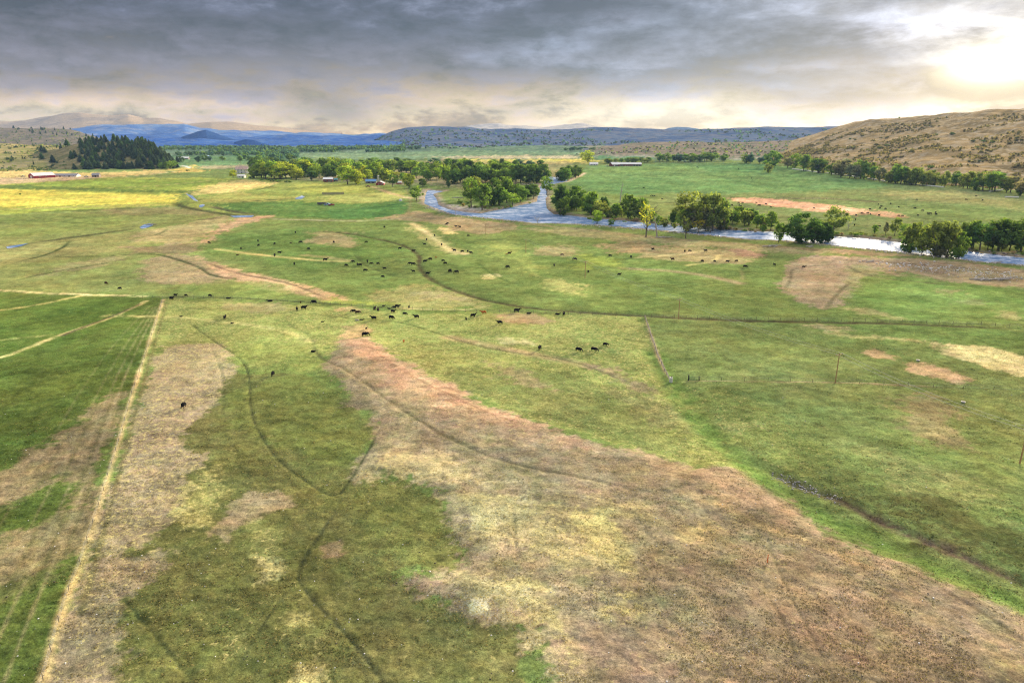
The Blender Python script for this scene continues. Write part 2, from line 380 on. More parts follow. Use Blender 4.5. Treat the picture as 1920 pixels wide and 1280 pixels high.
A([(1690,738),(1755,742),(1800,785),(1832,830),(1838,862),(1800,842),(1730,832),(1680,800)], (132,122,82), 2, .8, .8, .4)
A([(1240,712),(1330,716),(1500,800),(1560,900),(1480,880),(1330,800)], (114,130,54), 3, .6, 1, .7)
A([(1280,780),(1420,790),(1440,800),(1400,810),(1330,800)], (150,150,84), 2, .4, 1, .9)
A([(1600,830),(1700,860),(1800,900),(1920,960),(1920,1000),(1780,950),(1660,900)], (138,142,78), 3, .45, 1, .9)
A([(1620,940),(1800,950),(1920,1000),(2100,1100),(2100,1200),(1920,1085),(1760,1010)], (88,88,42), 3, .8, 1, .2)
# --- near pasture (middle)
A([(305,562),(560,572),(800,590),(1000,585),(1200,592),(1250,712),(1330,800),(1430,905),(1300,885),(1180,850),(1040,806),(960,780),(850,735),(760,690),(690,640),(600,680),(590,705),(560,700),(400,690),(270,700),(280,640)], (130,140,62), 2, 1, .6, .75)
A([(700,600),(900,610),(1100,640),(1230,690),(1250,720),(1150,700),(1000,680),(860,660),(760,640)], (118,134,58), 3, .6, 1, .7)
A([(900,680),(1060,700),(1200,760),(1300,850),(1200,840),(1080,800),(980,770),(860,720)], (116,128,60), 3, .8, .8, .5)
A([(910,680),(960,690),(1060,735),(1000,725),(930,705)], (158,136,98), 2, .7, .8, .4)
Ln([(840,632),(930,650),(1020,668),(1110,685)], 3.5, (172,148,100), 2.5, .75, .3)
A([(1100,684),(1150,690),(1200,715),(1240,745),(1190,735),(1130,705)], (152,132,96), 1.5, .9, .6, .3)
A([(1140,720),(1240,740),(1300,790),(1310,810),(1220,790)], (126,122,76), 2.5, .6)
A([(930,590),(1000,586),(1050,602),(1020,608),(950,604)], (160,136,98), 1.2, .85, .7, .3)
A([(625,575),(680,572),(670,585),(630,584)], (178,150,98), 1, .85, .7, .3)
A([(430,570),(520,568),(560,582),(500,588),(430,580)], (150,136,92), 1.5, .7, .8, .4)
A([(930,630),(990,636),(1000,645),(950,644)], (196,184,126), 1.2, .6, .9, .8)
A([(640,612),(690,608),(700,625),(660,640),(640,630)], (176,140,98), 1.2, .8, .7, .3)
A([(420,640),(560,650),(640,700),(600,690),(560,740),(470,760),(440,700)], (124,138,52), 2, .7, .9, .5)
# left dry strip and bottom pasture
A([(300,700),(560,700),(600,720),(660,755),(700,785),(710,805),(680,865),(670,900),(760,895),(795,920),(825,930),(850,990),(872,1030),(860,1072),(820,1082),(780,1070),(760,1080),(800,1120),(850,1140),(925,1160),(975,1180),(985,1230),(1020,1330),(60,1330),(120,1140),(190,940),(230,830)], OL, 1.2, 1, .6, .45)
A([(590,705),(635,725),(660,755),(700,785),(710,805),(680,865),(600,870),(500,830),(430,800),(420,740),(480,715),(540,705)], (108,120,46), 1.5, .8, .7, .3)
A([(680,905),(760,898),(800,922),(830,935),(868,1030),(850,1070),(780,1060),(700,1000),(660,940)], (108,112,46), 1.5, .7, .7, .35)
A([(545,965),(620,950),(660,1000),(760,1090),(800,1130),(940,1170),(990,1280),(560,1280),(540,1100)], (98,98,50), 2.5, .7, 1, .35)
A([(300,650),(420,640),(440,690),(415,735),(395,780),(352,810),(345,842),(398,850),(362,910),(345,960),(285,1010),(240,1042),(168,1058),(165,1015),(190,940),(225,840),(262,720)], (162,144,112), 1.2, .95, .8, .8)
A([(190,1045),(296,1045),(280,1082),(226,1120),(230,1170),(215,1200),(222,1262),(300,1330),(50,1330),(115,1140),(145,1090)], (154,136,108), 1, .95, .7, .65)
A([(360,880),(420,870),(425,910),(400,980),(340,1000),(330,960)], (164,160,82), 1.2, .75, 1, .9)
A([(400,1000),(440,940),(475,925),(520,925),(540,945),(480,965),(440,985),(420,1012)], (158,140,104), .8, .95, .8, .4)
A([(475,985),(515,985),(520,1030),(500,1060),(480,1040)], (142,142,74), 1, .7, 1, .8)
A([(480,1045),(530,1050),(540,1075),(520,1110),(490,1090)], (172,166,104), .8, .8, 1, .8)
A([(530,1150),(580,1145),(590,1180),(545,1180)], (168,166,92), .8, .7, 1, .9)
A([(540,1240),(600,1230),(620,1280),(600,1310),(540,1310)], (206,192,112), .8, .8, 1, .9)
A([(425,1195),(460,1190),(455,1225),(430,1230)], (142,140,70), .7, .7, 1, .8)
A([(600,1020),(630,1020),(632,1042),(605,1042)], (142,116,90), .7, .8)
# lush field left of the straw fence line
A([(-400,540),(150,548),(270,553),(306,560),(275,650),(245,740),(215,850),(180,950),(145,1060),(100,1170),(70,1330),(-400,1330)], LU, .8, 1, .3, .1)
A([(-300,555),(260,560),(240,600),(0,670),(-300,760)], (84,110,28), 2, .7, .8, .08)
A([(-200,940),(0,880),(80,835),(165,775),(212,735),(238,740),(212,850),(160,900),(100,905),(60,930),(0,960),(-200,1040)], (146,126,90), 1.5, .9, .9, .2)
A([(-200,1150),(0,1010),(90,985),(140,900),(205,880),(180,960),(140,1040),(90,1080),(0,1120),(-200,1230)], (150,130,92), 1.5, .85, .9, .25)
A([(-100,965),(20,945),(100,925),(110,950),(60,975),(-100,1010)], (74,98,30), 1, .8)
A([(-100,1130),(60,1085),(130,1060),(100,1150),(60,1250),(-100,1330)], (82,104,34), 1.2, .75, 1, .1)
for k, (o, a) in enumerate([(8,.5),(20,.55),(30,.5),(44,.45),(62,.5),(74,.35),(96,.3),(120,.25)]):
    s = 1.0
    Ln([(300-o*.18,575),(268-o*.5,650),(235-o*.75,740),(203-o,850),(166-o*1.2,950),(128-o*1.45,1060),(82-o*1.75,1180),(40-o*2,1300)], .45, [(72,86,30),(172,156,112)][k%2], .35, a*.7, None, 0, .1)
Ln([(-100,690),(0,672),(60,648),(120,625),(200,598),(275,565)], 1.8, (206,188,108), 1.0, .9, .5, .1, .8)
Ln([(118,628),(150,615),(215,590),(262,570)], 1.2, (96,84,60), .7, .9, None, 0, .3)
Ln([(-100,592),(0,582),(60,572),(120,560),(160,552)], 2.0, (198,182,96), 1.5, .75, .4, 0, .8)
Ln([(-50,644),(20,635),(90,628)], 1.6, (190,178,90), 1.2, .6, .4, 0, .8)
Ln([(-100,540),(0,545),(90,549),(180,552),(270,556)], 2.4, (216,200,130), 1.6, .95, .5, .1, .5)
Ln([(200,590),(260,592),(330,592),(400,600),(470,612),(540,622),(580,640)], 2.2, (196,184,106), 1.8, .75, .6, 0, .9)
# straw strip with the fence, tracks
Ln([(68,1330),(80,1280),(108,1170),(150,1060),(185,950),(217,850),(247,740),(277,650),(306,562)], 1.0, (208,182,118), .8, .9, .5, .12, .25)
Ln([(150,1150),(178,1060),(205,960),(232,860),(262,740),(288,650),(312,570)], .9, (112,108,58), .6, .7)
# --- big dry bench (bottom right) and its banks
A([(650,640),(690,636),(760,688),(850,735),(960,780),(1040,804),(1180,848),(1300,884),(1370,880),(1430,908),(1500,962),(1600,1032),(1700,1064),(1800,1098),(1920,1145),(2400,1330),(1020,1330),(985,1230),(975,1180),(925,1160),(850,1140),(800,1120),(760,1080),(780,1070),(820,1082),(860,1072),(872,1030),(850,990),(825,930),(795,920),(760,895),(670,900),(680,865),(710,805),(700,785),(660,755),(635,725),(600,700)], BG, 1.3, 1, .6, .5, .9, 5)
A([(650,640),(690,636),(850,735),(1040,804),(1120,840),(1000,850),(860,800),(740,740),(690,700)], (170,144,112), 2, .8, .7, .6)
A([(660,640),(692,640),(760,692),(850,738),(960,782),(1030,804),(1010,822),(930,800),(830,765),(740,720),(690,680)], (182,144,108), 1.5, .75, .7, .45)
A([(1020,806),(1110,826),(1100,850),(1040,830)], (178,142,108), 1.5, .6, .8, .3)
A([(1180,850),(1290,878),(1380,900),(1480,960),(1620,1050),(1560,1030),(1420,970),(1290,920)], (172,146,108), 2, .7, .8, .3)
A([(690,905),(720,860),(760,850),(830,852),(900,890),(960,905),(945,930),(870,915),(800,900)], (182,164,112), 1.5, .8, .9, .7)
A([(840,930),(950,930),(1010,960),(1080,960),(1190,1050),(1190,1085),(1090,1070),(960,1010),(890,1000)], (172,160,106), 2, .75, .9, .8)
A([(1080,975),(1130,965),(1195,1065),(1180,1080),(1110,1040)], (190,176,104), 1, .8, 1, .9)
A([(1110,1140),(1180,1130),(1190,1165),(1130,1175)], (186,170,102), 1, .8, 1, .9)
A([(860,1080),(900,1090),(960,1120),(1010,1160),(1060,1230),(1100,1330),(1030,1330),(985,1230),(975,1180),(900,1140)], (178,164,110), 1.2, .8, .9, .8)
A([(990,1100),(1030,1110),(1060,1180),(1120,1290),(1060,1260),(1010,1180)], (176,168,98), 1.2, .6, 1, .9)
A([(760,1085),(790,1075),(880,1130),(960,1150),(890,1150),(810,1120)], (150,126,100), 1, .8)
A([(880,1135),(905,1130),(910,1150),(885,1150)], (216,206,160), .5, .9)
A([(1100,930),(1200,955),(1230,985),(1130,970)], (176,160,102), 1.5, .6, .9, .8)
A([(1150,870),(1210,890),(1210,915),(1160,900)], (178,166,98), 1.2, .6, .9, .8)
A([(1255,1010),(1330,985),(1345,1000),(1310,1020),(1270,1025)], (200,178,106), .9, .85, .9, .8)
A([(1120,850),(1230,900),(1260,960),(1200,930),(1120,890)], (132,116,90), 2, .6, .9, .3)
A([(1200,970),(1330,1020),(1420,1150),(1300,1150),(1200,1050)], (136,120,92), 3, .6, .9, .3)
A([(1020,1130),(1150,1180),(1280,1300),(1130,1330),(1060,1200)], (130,114,92), 2, .6, .9, .3)
A([(1320,1100),(1500,1060),(1700,1150),(1920,1250),(1920,1330),(1400,1330)], (138,122,90), 3, .6, .9, .4)
Ln([(1290,930),(1360,962),(1440,1000),(1530,1030),(1620,1070)], 2.0, (202,172,112), 1.4, .75, .5, 0, .6)
# green bank below the bench and the muddy gully
Ln([(1230,660),(1265,720),(1320,805),(1400,868),(1450,912),(1560,972),(1640,1006),(1710,1040),(1820,1090),(1920,1138),(2100,1230)], 5.5, (92,122,42), 2.5, .9, .05, -.6, .5)
Ln([(1420,868),(1455,885),(1505,910),(1560,930),(1620,960),(1670,985),(1730,1010),(1805,1040),(1880,1075),(1960,1110),(2100,1180)], 2.4, (98,82,66), 1.5, .95, 0, -.5, .7)
Ln([(1455,886),(1500,908),(1545,925)], 2.0, (124,110,100), .9, .9, 0, -.25, .6)
# --- ditches, cattle trails and tracks
def trail(pts, w=.8, c=(92,92,56), a=.75, h=-.12, s=None): Ln(pts, w*.85, tuple(v*.86 for v in c) if c[1] < 125 else c, s or w*.45, min(1., a+.08)*(.72 if pts[0][1] > 600 else 1), 0, h*1.2, .2)
trail([(560,434),(640,434),(700,446),(755,458),(788,476),(784,496),(800,520),(850,545),(920,565),(1000,578),(1100,585),(1200,591),(1290,596),(1440,601),(1600,605),(1760,610),(1920,616)], 3.2, (92,84,56), .8, -.4)
trail([(0,464),(60,455),(140,444),(230,432),(280,424)], 6, (84,84,52), .9, -.4)
trail([(285,420),(380,412),(430,404),(470,400)], 7, (112,104,74), .7, -.3)
trail([(0,497),(70,483),(110,468),(128,456),(130,448)], 2.5, (74,92,44), .8, -.2)
trail([(80,482),(180,481),(250,476),(300,476),(340,488),(375,500),(390,513),(420,520),(470,526)], 2.2, (76,88,48), .8, -.2)
trail([(0,533),(60,518),(140,502),(220,490),(250,478)], 1.8, (76,96,44), .8, -.2)
trail([(0,404),(70,397),(160,394),(330,387)], 8, (92,112,36), .8, -.2)
trail([(160,398),(220,405)], 5, (110,96,60), .7)
trail([(0,412),(120,416),(220,424)], 4, (92,116,44), .6)
trail([(348,376),(332,381),(335,386),(380,395),(450,405),(480,408)], 8, (84,90,50), .9, -.4)
trail([(380,383),(430,395),(500,404)], 8, (92,90,62), .9, -.4)
trail([(385,383),(470,377),(540,373),(570,369)], 6, (86,104,50), .8, -.3)
trail([(520,346),(485,357),(440,360)], 7, (96,104,56), .7)
trail([(240,455),(250,445),(300,440),(320,424)], 2.5, (96,110,56), .6)
trail([(375,486),(440,512),(520,524),(580,544),(610,560)], 2, (122,104,76), .8)
trail([(893,488),(895,494),(930,520),(985,540)], 1.8, (82,112,42), .7)
trail([(893,485),(920,480),(955,476)], 2, (96,118,50), .6)
trail([(660,473),(690,500),(720,510),(760,522),(800,524)], 2.5, (92,108,54), .6)
trail([(1545,585),(1560,560),(1600,520)], 2, (128,118,84), .8)
trail([(1470,545),(1485,520),(1480,505),(1520,497),(1580,494)], 1.6, (124,112,84), .7)
trail([(1580,488),(1600,505),(1640,520),(1740,530),(1830,540)], 2, (120,114,80), .7)
trail([(1545,484),(1640,490),(1800,503),(1920,514)], 2.5, (126,106,82), .7)
trail([(1390,530),(1395,515),(1385,500)], 2, (140,128,80), .6)
trail([(270,556),(420,558),(520,563),(600,568),(680,574),(760,580)], 1.6, (78,88,46), .8, -.1)
trail([(720,576),(800,581),(880,582),(935,568)], 1.2, (198,188,120), .8, 0)
trail([(760,582),(870,584),(940,582),(1030,588),(1200,592)], 1.2, (100,108,58), .7, 0)
trail([(990,586),(1010,594),(1050,605)], .9, (124,112,74), .8)
trail([(580,590),(660,598),(740,602),(800,618),(880,645),(960,660),(1040,668),(1120,690),(1180,720)], 1.0, (92,102,52), .7)
trail([(350,600),(400,640),(450,670),(468,700),(470,780),(495,825),(520,860),(570,900),(625,935),(655,905),(690,850),(715,800)], .7, (84,92,50), .8)
trail([(390,640),(415,690),(420,750),(415,780)], .6, (116,120,66), .6)
trail([(635,940),(610,985),(580,1030),(558,1070),(560,1090),(590,1130),(640,1180),(690,1240),(730,1300)], .65, (76,84,56), .85)
trail([(555,1085),(520,1130),(480,1190),(430,1270)], .5, (84,88,52), .65)
trail([(205,1095),(240,1135),(280,1180),(330,1240),(370,1300)], .6, (76,88,50), .8)
trail([(585,640),(590,660),(610,680),(660,705),(740,765),(810,810),(900,855),(1000,885),(1100,905),(1180,925)], 1.0, (104,98,66), .8)
trail([(585,640),(575,625),(540,612)], 1, (110,108,64), .7)
trail([(690,655),(760,705),(850,750),(930,785),(1000,805)], .6, (150,110,78), .6, 0)
trail([(1435,1020),(1450,1060),(1475,1115),(1500,1165),(1530,1220),(1560,1290)], .5, (96,92,58), .75)
trail([(1425,1085),(1440,1130),(1470,1180),(1485,1230),(1500,1300)], .5, (100,94,62), .65)
trail([(1700,1060),(1760,1110),(1840,1160),(1920,1215),(2000,1260)], .8, (108,98,66), .75)
trail([(960,940),(965,1000),(968,1060)], .6, (110,104,64), .5)
trail([(1208,592),(1225,640),(1255,712)], 1.2, (158,144,100), .9, 0.1)
trail([(1255,714),(1330,712),(1450,715),(1566,716),(1700,722),(1800,727)], .8, (166,146,106), .8, 0)
trail([(1640,722),(1700,724),(1920,732)], .6, (106,108,60), .6)
trail([(1580,598),(1700,604),(1920,610)], 1.5, (86,104,48), .8)
trail([(1460,615),(1640,618),(1800,630),(1920,640)], 1.2, (112,118,60), .6)
# pale road and farm tracks far off
Ln([(328,310),(345,311),(358,315)], 7, (222,224,226), 4, .95)
Ln([(190,334),(260,330),(325,322)], 5, (206,196,140), 4, .8)
Ln([(1096,325),(1080,333),(1060,341)], 6, (214,190,150), 4, .9)
Ln([(515,411),(600,413),(680,415),(740,411),(772,407)], 4, (166,166,130), 3, .7)
Ln([(762,352),(770,374),(767,404)], 3, (116,112,70), 2, .6)
Ln([(700,350),(740,365),(770,372)], 6, (196,158,116), 5, .8)

A([(826,382),(880,388),(900,392),(900,400),(860,399),(830,390)], (176,168,164), 4, .9, .6, 0)
# river: near channel, side channel and an upstream reach
RIVER = [
 [(797,360),(794,380),(825,392),(852,401),(902,406),(960,412),(1002,417),(1080,418),(1142,422),(1205,427),(1275,434),(1330,439),(1405,447),(1480,450),(1547,456),(1615,464),(1690,471),(1775,481),(1840,489),(1920,495),(2080,512),(2300,540),
  (2300,518),(2080,494),(1915,480),(1815,468),(1700,452),(1665,449),(1615,443),(1557,440),(1450,432),(1417,431),(1342,427),(1275,421),(1220,416),(1155,410),(1115,408),(1065,401),(1040,400),(1027,390),(1025,377),(1027,362),(1023,352),(1035,345),(1064,339),(1066,333),(1022,330),(1020,340),(1012,350),(1009,362),(1006,376),(965,385),(925,393),(900,398),(875,396),(845,391),(824,383),(820,374),(812,362),(835,357),(800,355)],
]
RIV_W = [np.array([G(*p) for p in r]) for r in RIVER]
CREEKS = [  # narrow glints of water in the ditches on the left
 [(262,425),(270,420),(282,418),(287,421),(278,425),(266,428)],
 [(374,388),(374,384),(380,382),(384,384),(378,388)],
 [(432,404),(452,403),(476,403),(472,406),(440,407)],
 [(12,461),(40,457),(52,455),(40,460),(14,465)],
 [(553,371),(566,366),(571,368),(566,372),(556,373)],
 [(348,362),(360,366),(368,374),(372,377),(364,375),(354,367)],
]
CRK_W = [np.array([G(*p) for p in r]) for r in CREEKS]

def sd_poly(x, y, poly):
    """signed distance, negative inside"""
    n = len(poly); d = np.full(x.shape, 1e18); ins = np.zeros(x.shape, bool)
    for i in range(n):
        ax, ay = poly[i]; bx, by = poly[(i+1) % n]; ex, ey = bx-ax, by-ay
        L = ex*ex+ey*ey+1e-9
        t = np.clip(((x-ax)*ex+(y-ay)*ey)/L, 0, 1)
        d = np.minimum(d, (x-ax-t*ex)**2+(y-ay-t*ey)**2)
        c = (ay > y) != (by > y)
        if abs(ey) > 1e-9: ins ^= c & (x < ex*(y-ay)/ey+ax)
    d = np.sqrt(d); return np.where(ins, -d, d)
def sd_line(x, y, pl):
    d = np.full(x.shape, 1e18)
    for (ax, ay), (bx, by) in zip(pl, pl[1:]):
        ex, ey = bx-ax, by-ay; t = np.clip(((x-ax)*ex+(y-ay)*ey)/(ex*ex+ey*ey+1e-9), 0, 1)
        d = np.minimum(d, (x-ax-t*ex)**2+(y-ay-t*ey)**2)
    return np.sqrt(d)
def rough_line(pl):
    """round the corners of a traced line"""
    for _ in range(2):
        q = [pl[0]]
        for a, b in zip(pl, pl[1:]): q += [a*.75+b*.25, a*.25+b*.75]
        pl = np.array(q+[pl[-1]])
    return pl
STROKES = [(k, rough_line(p) if k == 'L' else p, *r) for k, p, *r in STROKES]

def warp_xy(x, y):
    D = np.hypot(x, y)
    amp = 0.010*D
    w1 = (fbm(x/22, y/22, 5, 3, .6)-.5)*2*amp; w2 = (fbm(x/22, y/22, 5, 91, .6)-.5)*2*amp*(1+D/300)
    return w1, w2
def height(x, y, w=None):
    x = np.asarray(x, float); y = np.asarray(y, float)
    D = np.hypot(x, y)
    h = (fbm(x/70, y/70, 3, 5)-.5)*1.0 + (fbm(x/9, y/9, 3, 8)-.5)*0.18 + ((fbm(x/1.3, y/1.3, 3, 9, .6)-.5)*.30 + (fbm(x/3.5, y/3.5, 2, 10)-.5)*.25)*(1-smooth(160, 360, D))
    h = h*(1-smooth(900, 2500, D))
    if w is None: w = warp_xy(x, y)
    for k, pl, c, soft, a, wp, straw, hh, hw, half in STROKES:
        if hh == 0: continue
        m = 12 + 2*hw
        lo, hi = pl.min(0)-m, pl.max(0)+m
        s = (x > lo[0]) & (x < hi[0]) & (y > lo[1]) & (y < hi[1])
        if not s.any(): continue
        X0, Y0 = x[s]+w[0][s]*wp*.5, y[s]+w[1][s]*wp*.5
        d = sd_poly(X0, Y0, pl) if k == 'P' else sd_line(X0, Y0, pl)-half
        sf = max(hw, 0.4)
        h[s] += hh*smooth(sf, -sf, d)
    for r in RIV_W:
        lo, hi = r.min(0)-30, r.max(0)+30
        s = (x > lo[0]) & (x < hi[0]) & (y > lo[1]) & (y < hi[1])
        if s.any():
            d = sd_poly(x[s]+w[0][s]*.25, y[s]+w[1][s]*.12, r)
            h[s] = h[s]*smooth(-2, 25, d) - 2.2*smooth(2.5, -5.0, d)
    for r in CRK_W:
        lo, hi = r.min(0)-20, r.max(0)+20
        s = (x > lo[0]) & (x < hi[0]) & (y > lo[1]) & (y < hi[1])
        if s.any():
            d = sd_poly(x[s], y[s], r)
            h[s] = h[s]*smooth(-2, 15, d) - 1.0*smooth(4.0, -3.0, d)
    return h
def zat(x, y): return float(height(np.array([x]), np.array([y]))[0])

ALB = 0.91
def lin(c):
    return np.array(srgb(*c))*ALB
def paint(x, y, w):
    n = len(x); D = np.hypot(x, y)
    C = np.tile(lin(GR), (n, 1)); S = np.full(n, .25)
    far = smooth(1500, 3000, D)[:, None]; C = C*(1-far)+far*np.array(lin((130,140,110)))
    for k, pl, c, soft, a, wp, straw, hh, hw, half in STROKES:
        cen = pl.mean(0); m = 25+0.04*np.hypot(*cen)+soft*2
        lo, hi = pl.min(0)-m, pl.max(0)+m
        s = np.nonzero((x > lo[0]) & (x < hi[0]) & (y > lo[1]) & (y < hi[1]))[0]
        if not len(s): continue
        X0, Y0 = x[s]+w[0][s]*wp*.5, y[s]+w[1][s]*wp*.5
        d = sd_poly(X0, Y0, pl) if k == 'P' else sd_line(X0, Y0, pl)-half
        sf = np.maximum(soft, D[s]*0.0016)
        if k == 'L':
            d = d + (NZ2[s]-.5)*min(1.0*half+.15, 1.5)
            mk = a*smooth(sf*.8, -sf*.8, d)*(.80+.45*np.clip(NZ[s]*1.8-.4, 0, 1)); mk = np.minimum(mk, 1)
            if wp > .3: mk = mk*np.clip(NZ3[s]*3.2-.75, .15, 1)
            if straw == 0:
              for e_ in (pl[0], pl[-1]): mk = mk*smooth(0, 5*half+5+D[s]*.03, np.hypot(x[s]-e_[0], y[s]-e_[1]))
        else:
            rag = np.maximum(soft*2.6, D[s]*.010)
            d = d + (NZ2[s]-.5)*2*rag + (NZ[s]-.5)*1.6*rag
            mk = a*smooth(sf, -sf, d)*np.clip(.50+.9*NZ3[s], 0, 1)
        cc = lin(c)
        C[s] += mk[:, None]*(cc-C[s])
        if straw is not None: S[s] += mk*(straw-S[s])
    # gravel along the river
    for r in RIV_W:
        lo, hi = r.min(0)-60, r.max(0)+60
        s = np.nonzero((x > lo[0]) & (x < hi[0]) & (y > lo[1]) & (y < hi[1]))[0]
        d = sd_poly(x[s]+w[0][s]*.25, y[s]+w[1][s]*.12, r)
        mk = smooth(9, 1, d+ (NZ[s]-.5)*10)*.85; C[s] += mk[:, None]*(lin((150,134,116))-C[s]); S[s] *= 1-mk
    return C, S
# ------------------------------------------------------------------ ground sheet
def build_ground():
    ys = [ (20+8*i) for i in range(6) ]
    py = 1330.0
    while py > 292:
        ys.append(G(960, py)[1]); py -= 1.55 if py < 1000 else 1.9
    y = ys[-1]
    while y < 7400:
        y *= 1.035; ys.append(y)
    ys = np.array(sorted(set(ys))); ncol = 860
    s = np.linspace(-1, 1, ncol)
    d = ys*math.cos(PITCH)+CAM_H*math.sin(PITCH)
    Wd = 0.97*d+25
    xx = s[None, :]*Wd[:, None]; yy = np.repeat(ys[:, None], ncol, 1)
    x, y = xx.ravel(), yy.ravel()
    global NZ, NZ2, NZ3
    NZ = fbm(x/6, y/6, 4, 44, .6); NZ3 = fbm(x/2.6, y/2.6, 5, 61, .65); NZ2 = .5+((fbm(x/1.1, y/1.1, 3, 77, .7)*.35+fbm(x/5, y/5, 4, 79, .7)*.35+fbm(x/14, y/14, 3, 78)*.3)-.5)*2.1
    w = warp_xy(x, y)
    C, S = paint(x, y, w)
    z = height(x, y, w)
    # patchiness of the sward at several sizes
    for sc, am, sd in ((140, .30, 1), (34, .36, 2), (8, .40, 6), (2.2, .40, 7)):
        f = fbm(x/sc, y/(sc*.8), 4, 200+sd, .55)-.5
        C *= (1+am*f*2)[:, None]
        C[:, 0] *= 1+am*.35*(fbm(x/sc, y/sc, 3, 300+sd)-.5)*2
        C[:, 2] *= 1+am*.35*(fbm(x/sc, y/sc, 3, 400+sd)-.5)*2
    lum = (C*np.array([.25, .65, .10])).sum(1)[:, None]; C = np.clip(lum+(C-lum)*.80, .004, 1); C[:, 0] *= 1.06; C[:, 2] *= .93; C *= 1.04
    nr = len(ys)
    i = (np.arange(nr-1)[:, None]*ncol+np.arange(ncol-1)[None, :]).ravel()
    f = np.stack([i, i+1, i+1+ncol, i+ncol], 1)
    me = mesh_np('ground', np.stack([x, y, z], 1), f, True)
    set_color(me, 'Col', np.concatenate([np.clip(C, 0, 1), S[:, None]], 1))
    return me, (ys, s, Wd, C.reshape(nr, ncol, 3), S.reshape(nr, ncol), z.reshape(nr, ncol))

def ground_material():
    m, t = material('pasture')
    at = t.new('ShaderNodeAttribute', attribute_name='Col')
    geo = t.new('ShaderNodeNewGeometry'); p = geo.outputs['Position']
    straw = X(t, at.outputs['Alpha'])
    n1 = t.noise(p, 0.45, 4, .6); n2 = t.noise(p, 1.9, 5, .65); n3 = t.noise(p, 6.5, 3, .6)
    k = t.math('MULTIPLY_ADD', n1-0.5, 1.0, 1.05)*t.math('MULTIPLY_ADD', n2-0.5, 2.0, 1.05)*t.math('MULTIPLY_ADD', n3-0.5, 2.0, 1.05)
    sc = t.new('ShaderNodeVectorMath', operation='SCALE'); t.link(at.outputs['Color'], sc.inputs[0]); t.put(sc.inputs['Scale'], k)
    # straw flecks (dead stems showing through)
    fl = t.noise(p, 1.1, 6, .72, .4)
    thr = 0.68 - straw*0.22
    f = t.math('MULTIPLY', t.mapr(fl, thr, thr+0.10), t.math('MULTIPLY_ADD', straw, 0.9, 0.14))
    c = t.mix(f, sc.outputs[0], tuple(v*ALB for v in srgb(214,200,132)))
    # dark damp specks
    dk = t.noise(p, 0.8, 5, .7); 
    c = t.mix(t.mapr(dk, .60, .72)*0.35, c, tuple(v*ALB*.8 for v in srgb(84,84,48)))
    b = t.new('ShaderNodeBsdfPrincipled'); t.put(b.inputs['Base Color'], c)
    b.inputs['Roughness'].default_value = 1.0; b.inputs['Specular IOR Level'].default_value = 0.0
    bp = t.new('ShaderNodeBump'); bp.inputs['Strength'].default_value = 0.55; bp.inputs['Distance'].default_value = 0.22
    t.put(bp.inputs['Height'], n2*0.7+n3*0.3+fl*0.5); t.link(bp.outputs[0], b.inputs['Normal'])
    finish(t, b.outputs[0]); return m
g_me, GRID = build_ground()
ground = link_obj('ground', g_me, ground_material()); tag(ground, 'patchy green and dry pasture covering the valley floor', None, None, 'structure')

def grid_lookup(x, y):
    """colour, straw amount and height of the ground at points"""
    ys, s, Wd, C, S, z = GRID
    r = np.clip(np.searchsorted(ys, y), 0, len(ys)-1)
    c = np.clip(((x/Wd[r])+1)/2*(len(s)-1)+.5, 0, len(s)-1).astype(int)
    return C[r, c], S[r, c], z[r, c]
def gz(x, y): return float(grid_lookup(np.array([x]), np.array([y]))[2][0])

# ------------------------------------------------------------------ water
def water_material():
    m, t = material('river_water')
    geo = t.new('ShaderNodeNewGeometry'); p = geo.outputs['Position']
    n = t.noise(t.vscale(p, (.045, .13, .1)), 1.0, 7, .68, 1.2); n2 = t.noise(t.vscale(p, (.25, .7, 1)), 1.0, 5, .65, .5)
    foam = t.mapr(n*.55+n2*.45, .485, .58)
    c = t.mix(foam*.75, (.10, .19, .36), (.70, .74, .82))
    b = t.new('ShaderNodeBsdfPrincipled'); t.put(b.inputs['Base Color'], c)
    t.put(b.inputs['Roughness'], t.math('MULTIPLY_ADD', foam, .2, .5)); b.inputs['IOR'].default_value = 1.33
    b.inputs['Specular IOR Level'].default_value = 0.16
    bp = t.new('ShaderNodeBump'); bp.inputs['Strength'].default_value = .6; bp.inputs['Distance'].default_value = .35
    t.put(bp.inputs['Height'], n*.5+n2); t.link(bp.outputs[0], b.inputs['Normal'])
    finish(t, b.outputs[0]); return m
M_water = water_material()
from mathutils.geometry import tessellate_polygon
def sheet(name, poly, z, mat, grow=0.0):
    v = [(a, b, z) for a, b in poly]
    tr = tessellate_polygon([[Vector(q) for q in v]])
    me = bpy.data.meshes.new(name); me.from_pydata(v, [], [tuple(q) for q in tr]); me.update()
    for p in me.polygons:
        if p.normal.z < 0: p.flip()
    return link_obj(name, me, mat)
def grow_poly(poly, d):
    n = len(poly); out = []
    area = sum(poly[i][0]*poly[(i+1) % n][1]-poly[(i+1) % n][0]*poly[i][1] for i in range(n))
    s = 1 if area > 0 else -1
    for i in range(n):
        a, b, c = poly[i-1], poly[i], poly[(i+1) % n]
        e1, e2 = b-a, c-b; e1 = e1/(np.hypot(*e1)+1e-9); e2 = e2/(np.hypot(*e2)+1e-9)
        nn = np.array([e1[1]+e2[1], -(e1[0]+e2[0])])*s; l = np.hypot(*nn)+1e-6
        out.append(b+nn/l*d)
    return np.array(out)
tag(sheet('river', grow_poly(RIV_W[0], 2.5), -0.85, M_water), 'pale rippled river winding across the valley', None, None, 'structure')
for cw in CRK_W:
    tag(sheet('stream_water', grow_poly(cw, .2), -0.36, M_water), 'glint of water in an irrigation ditch', None, None, 'structure')
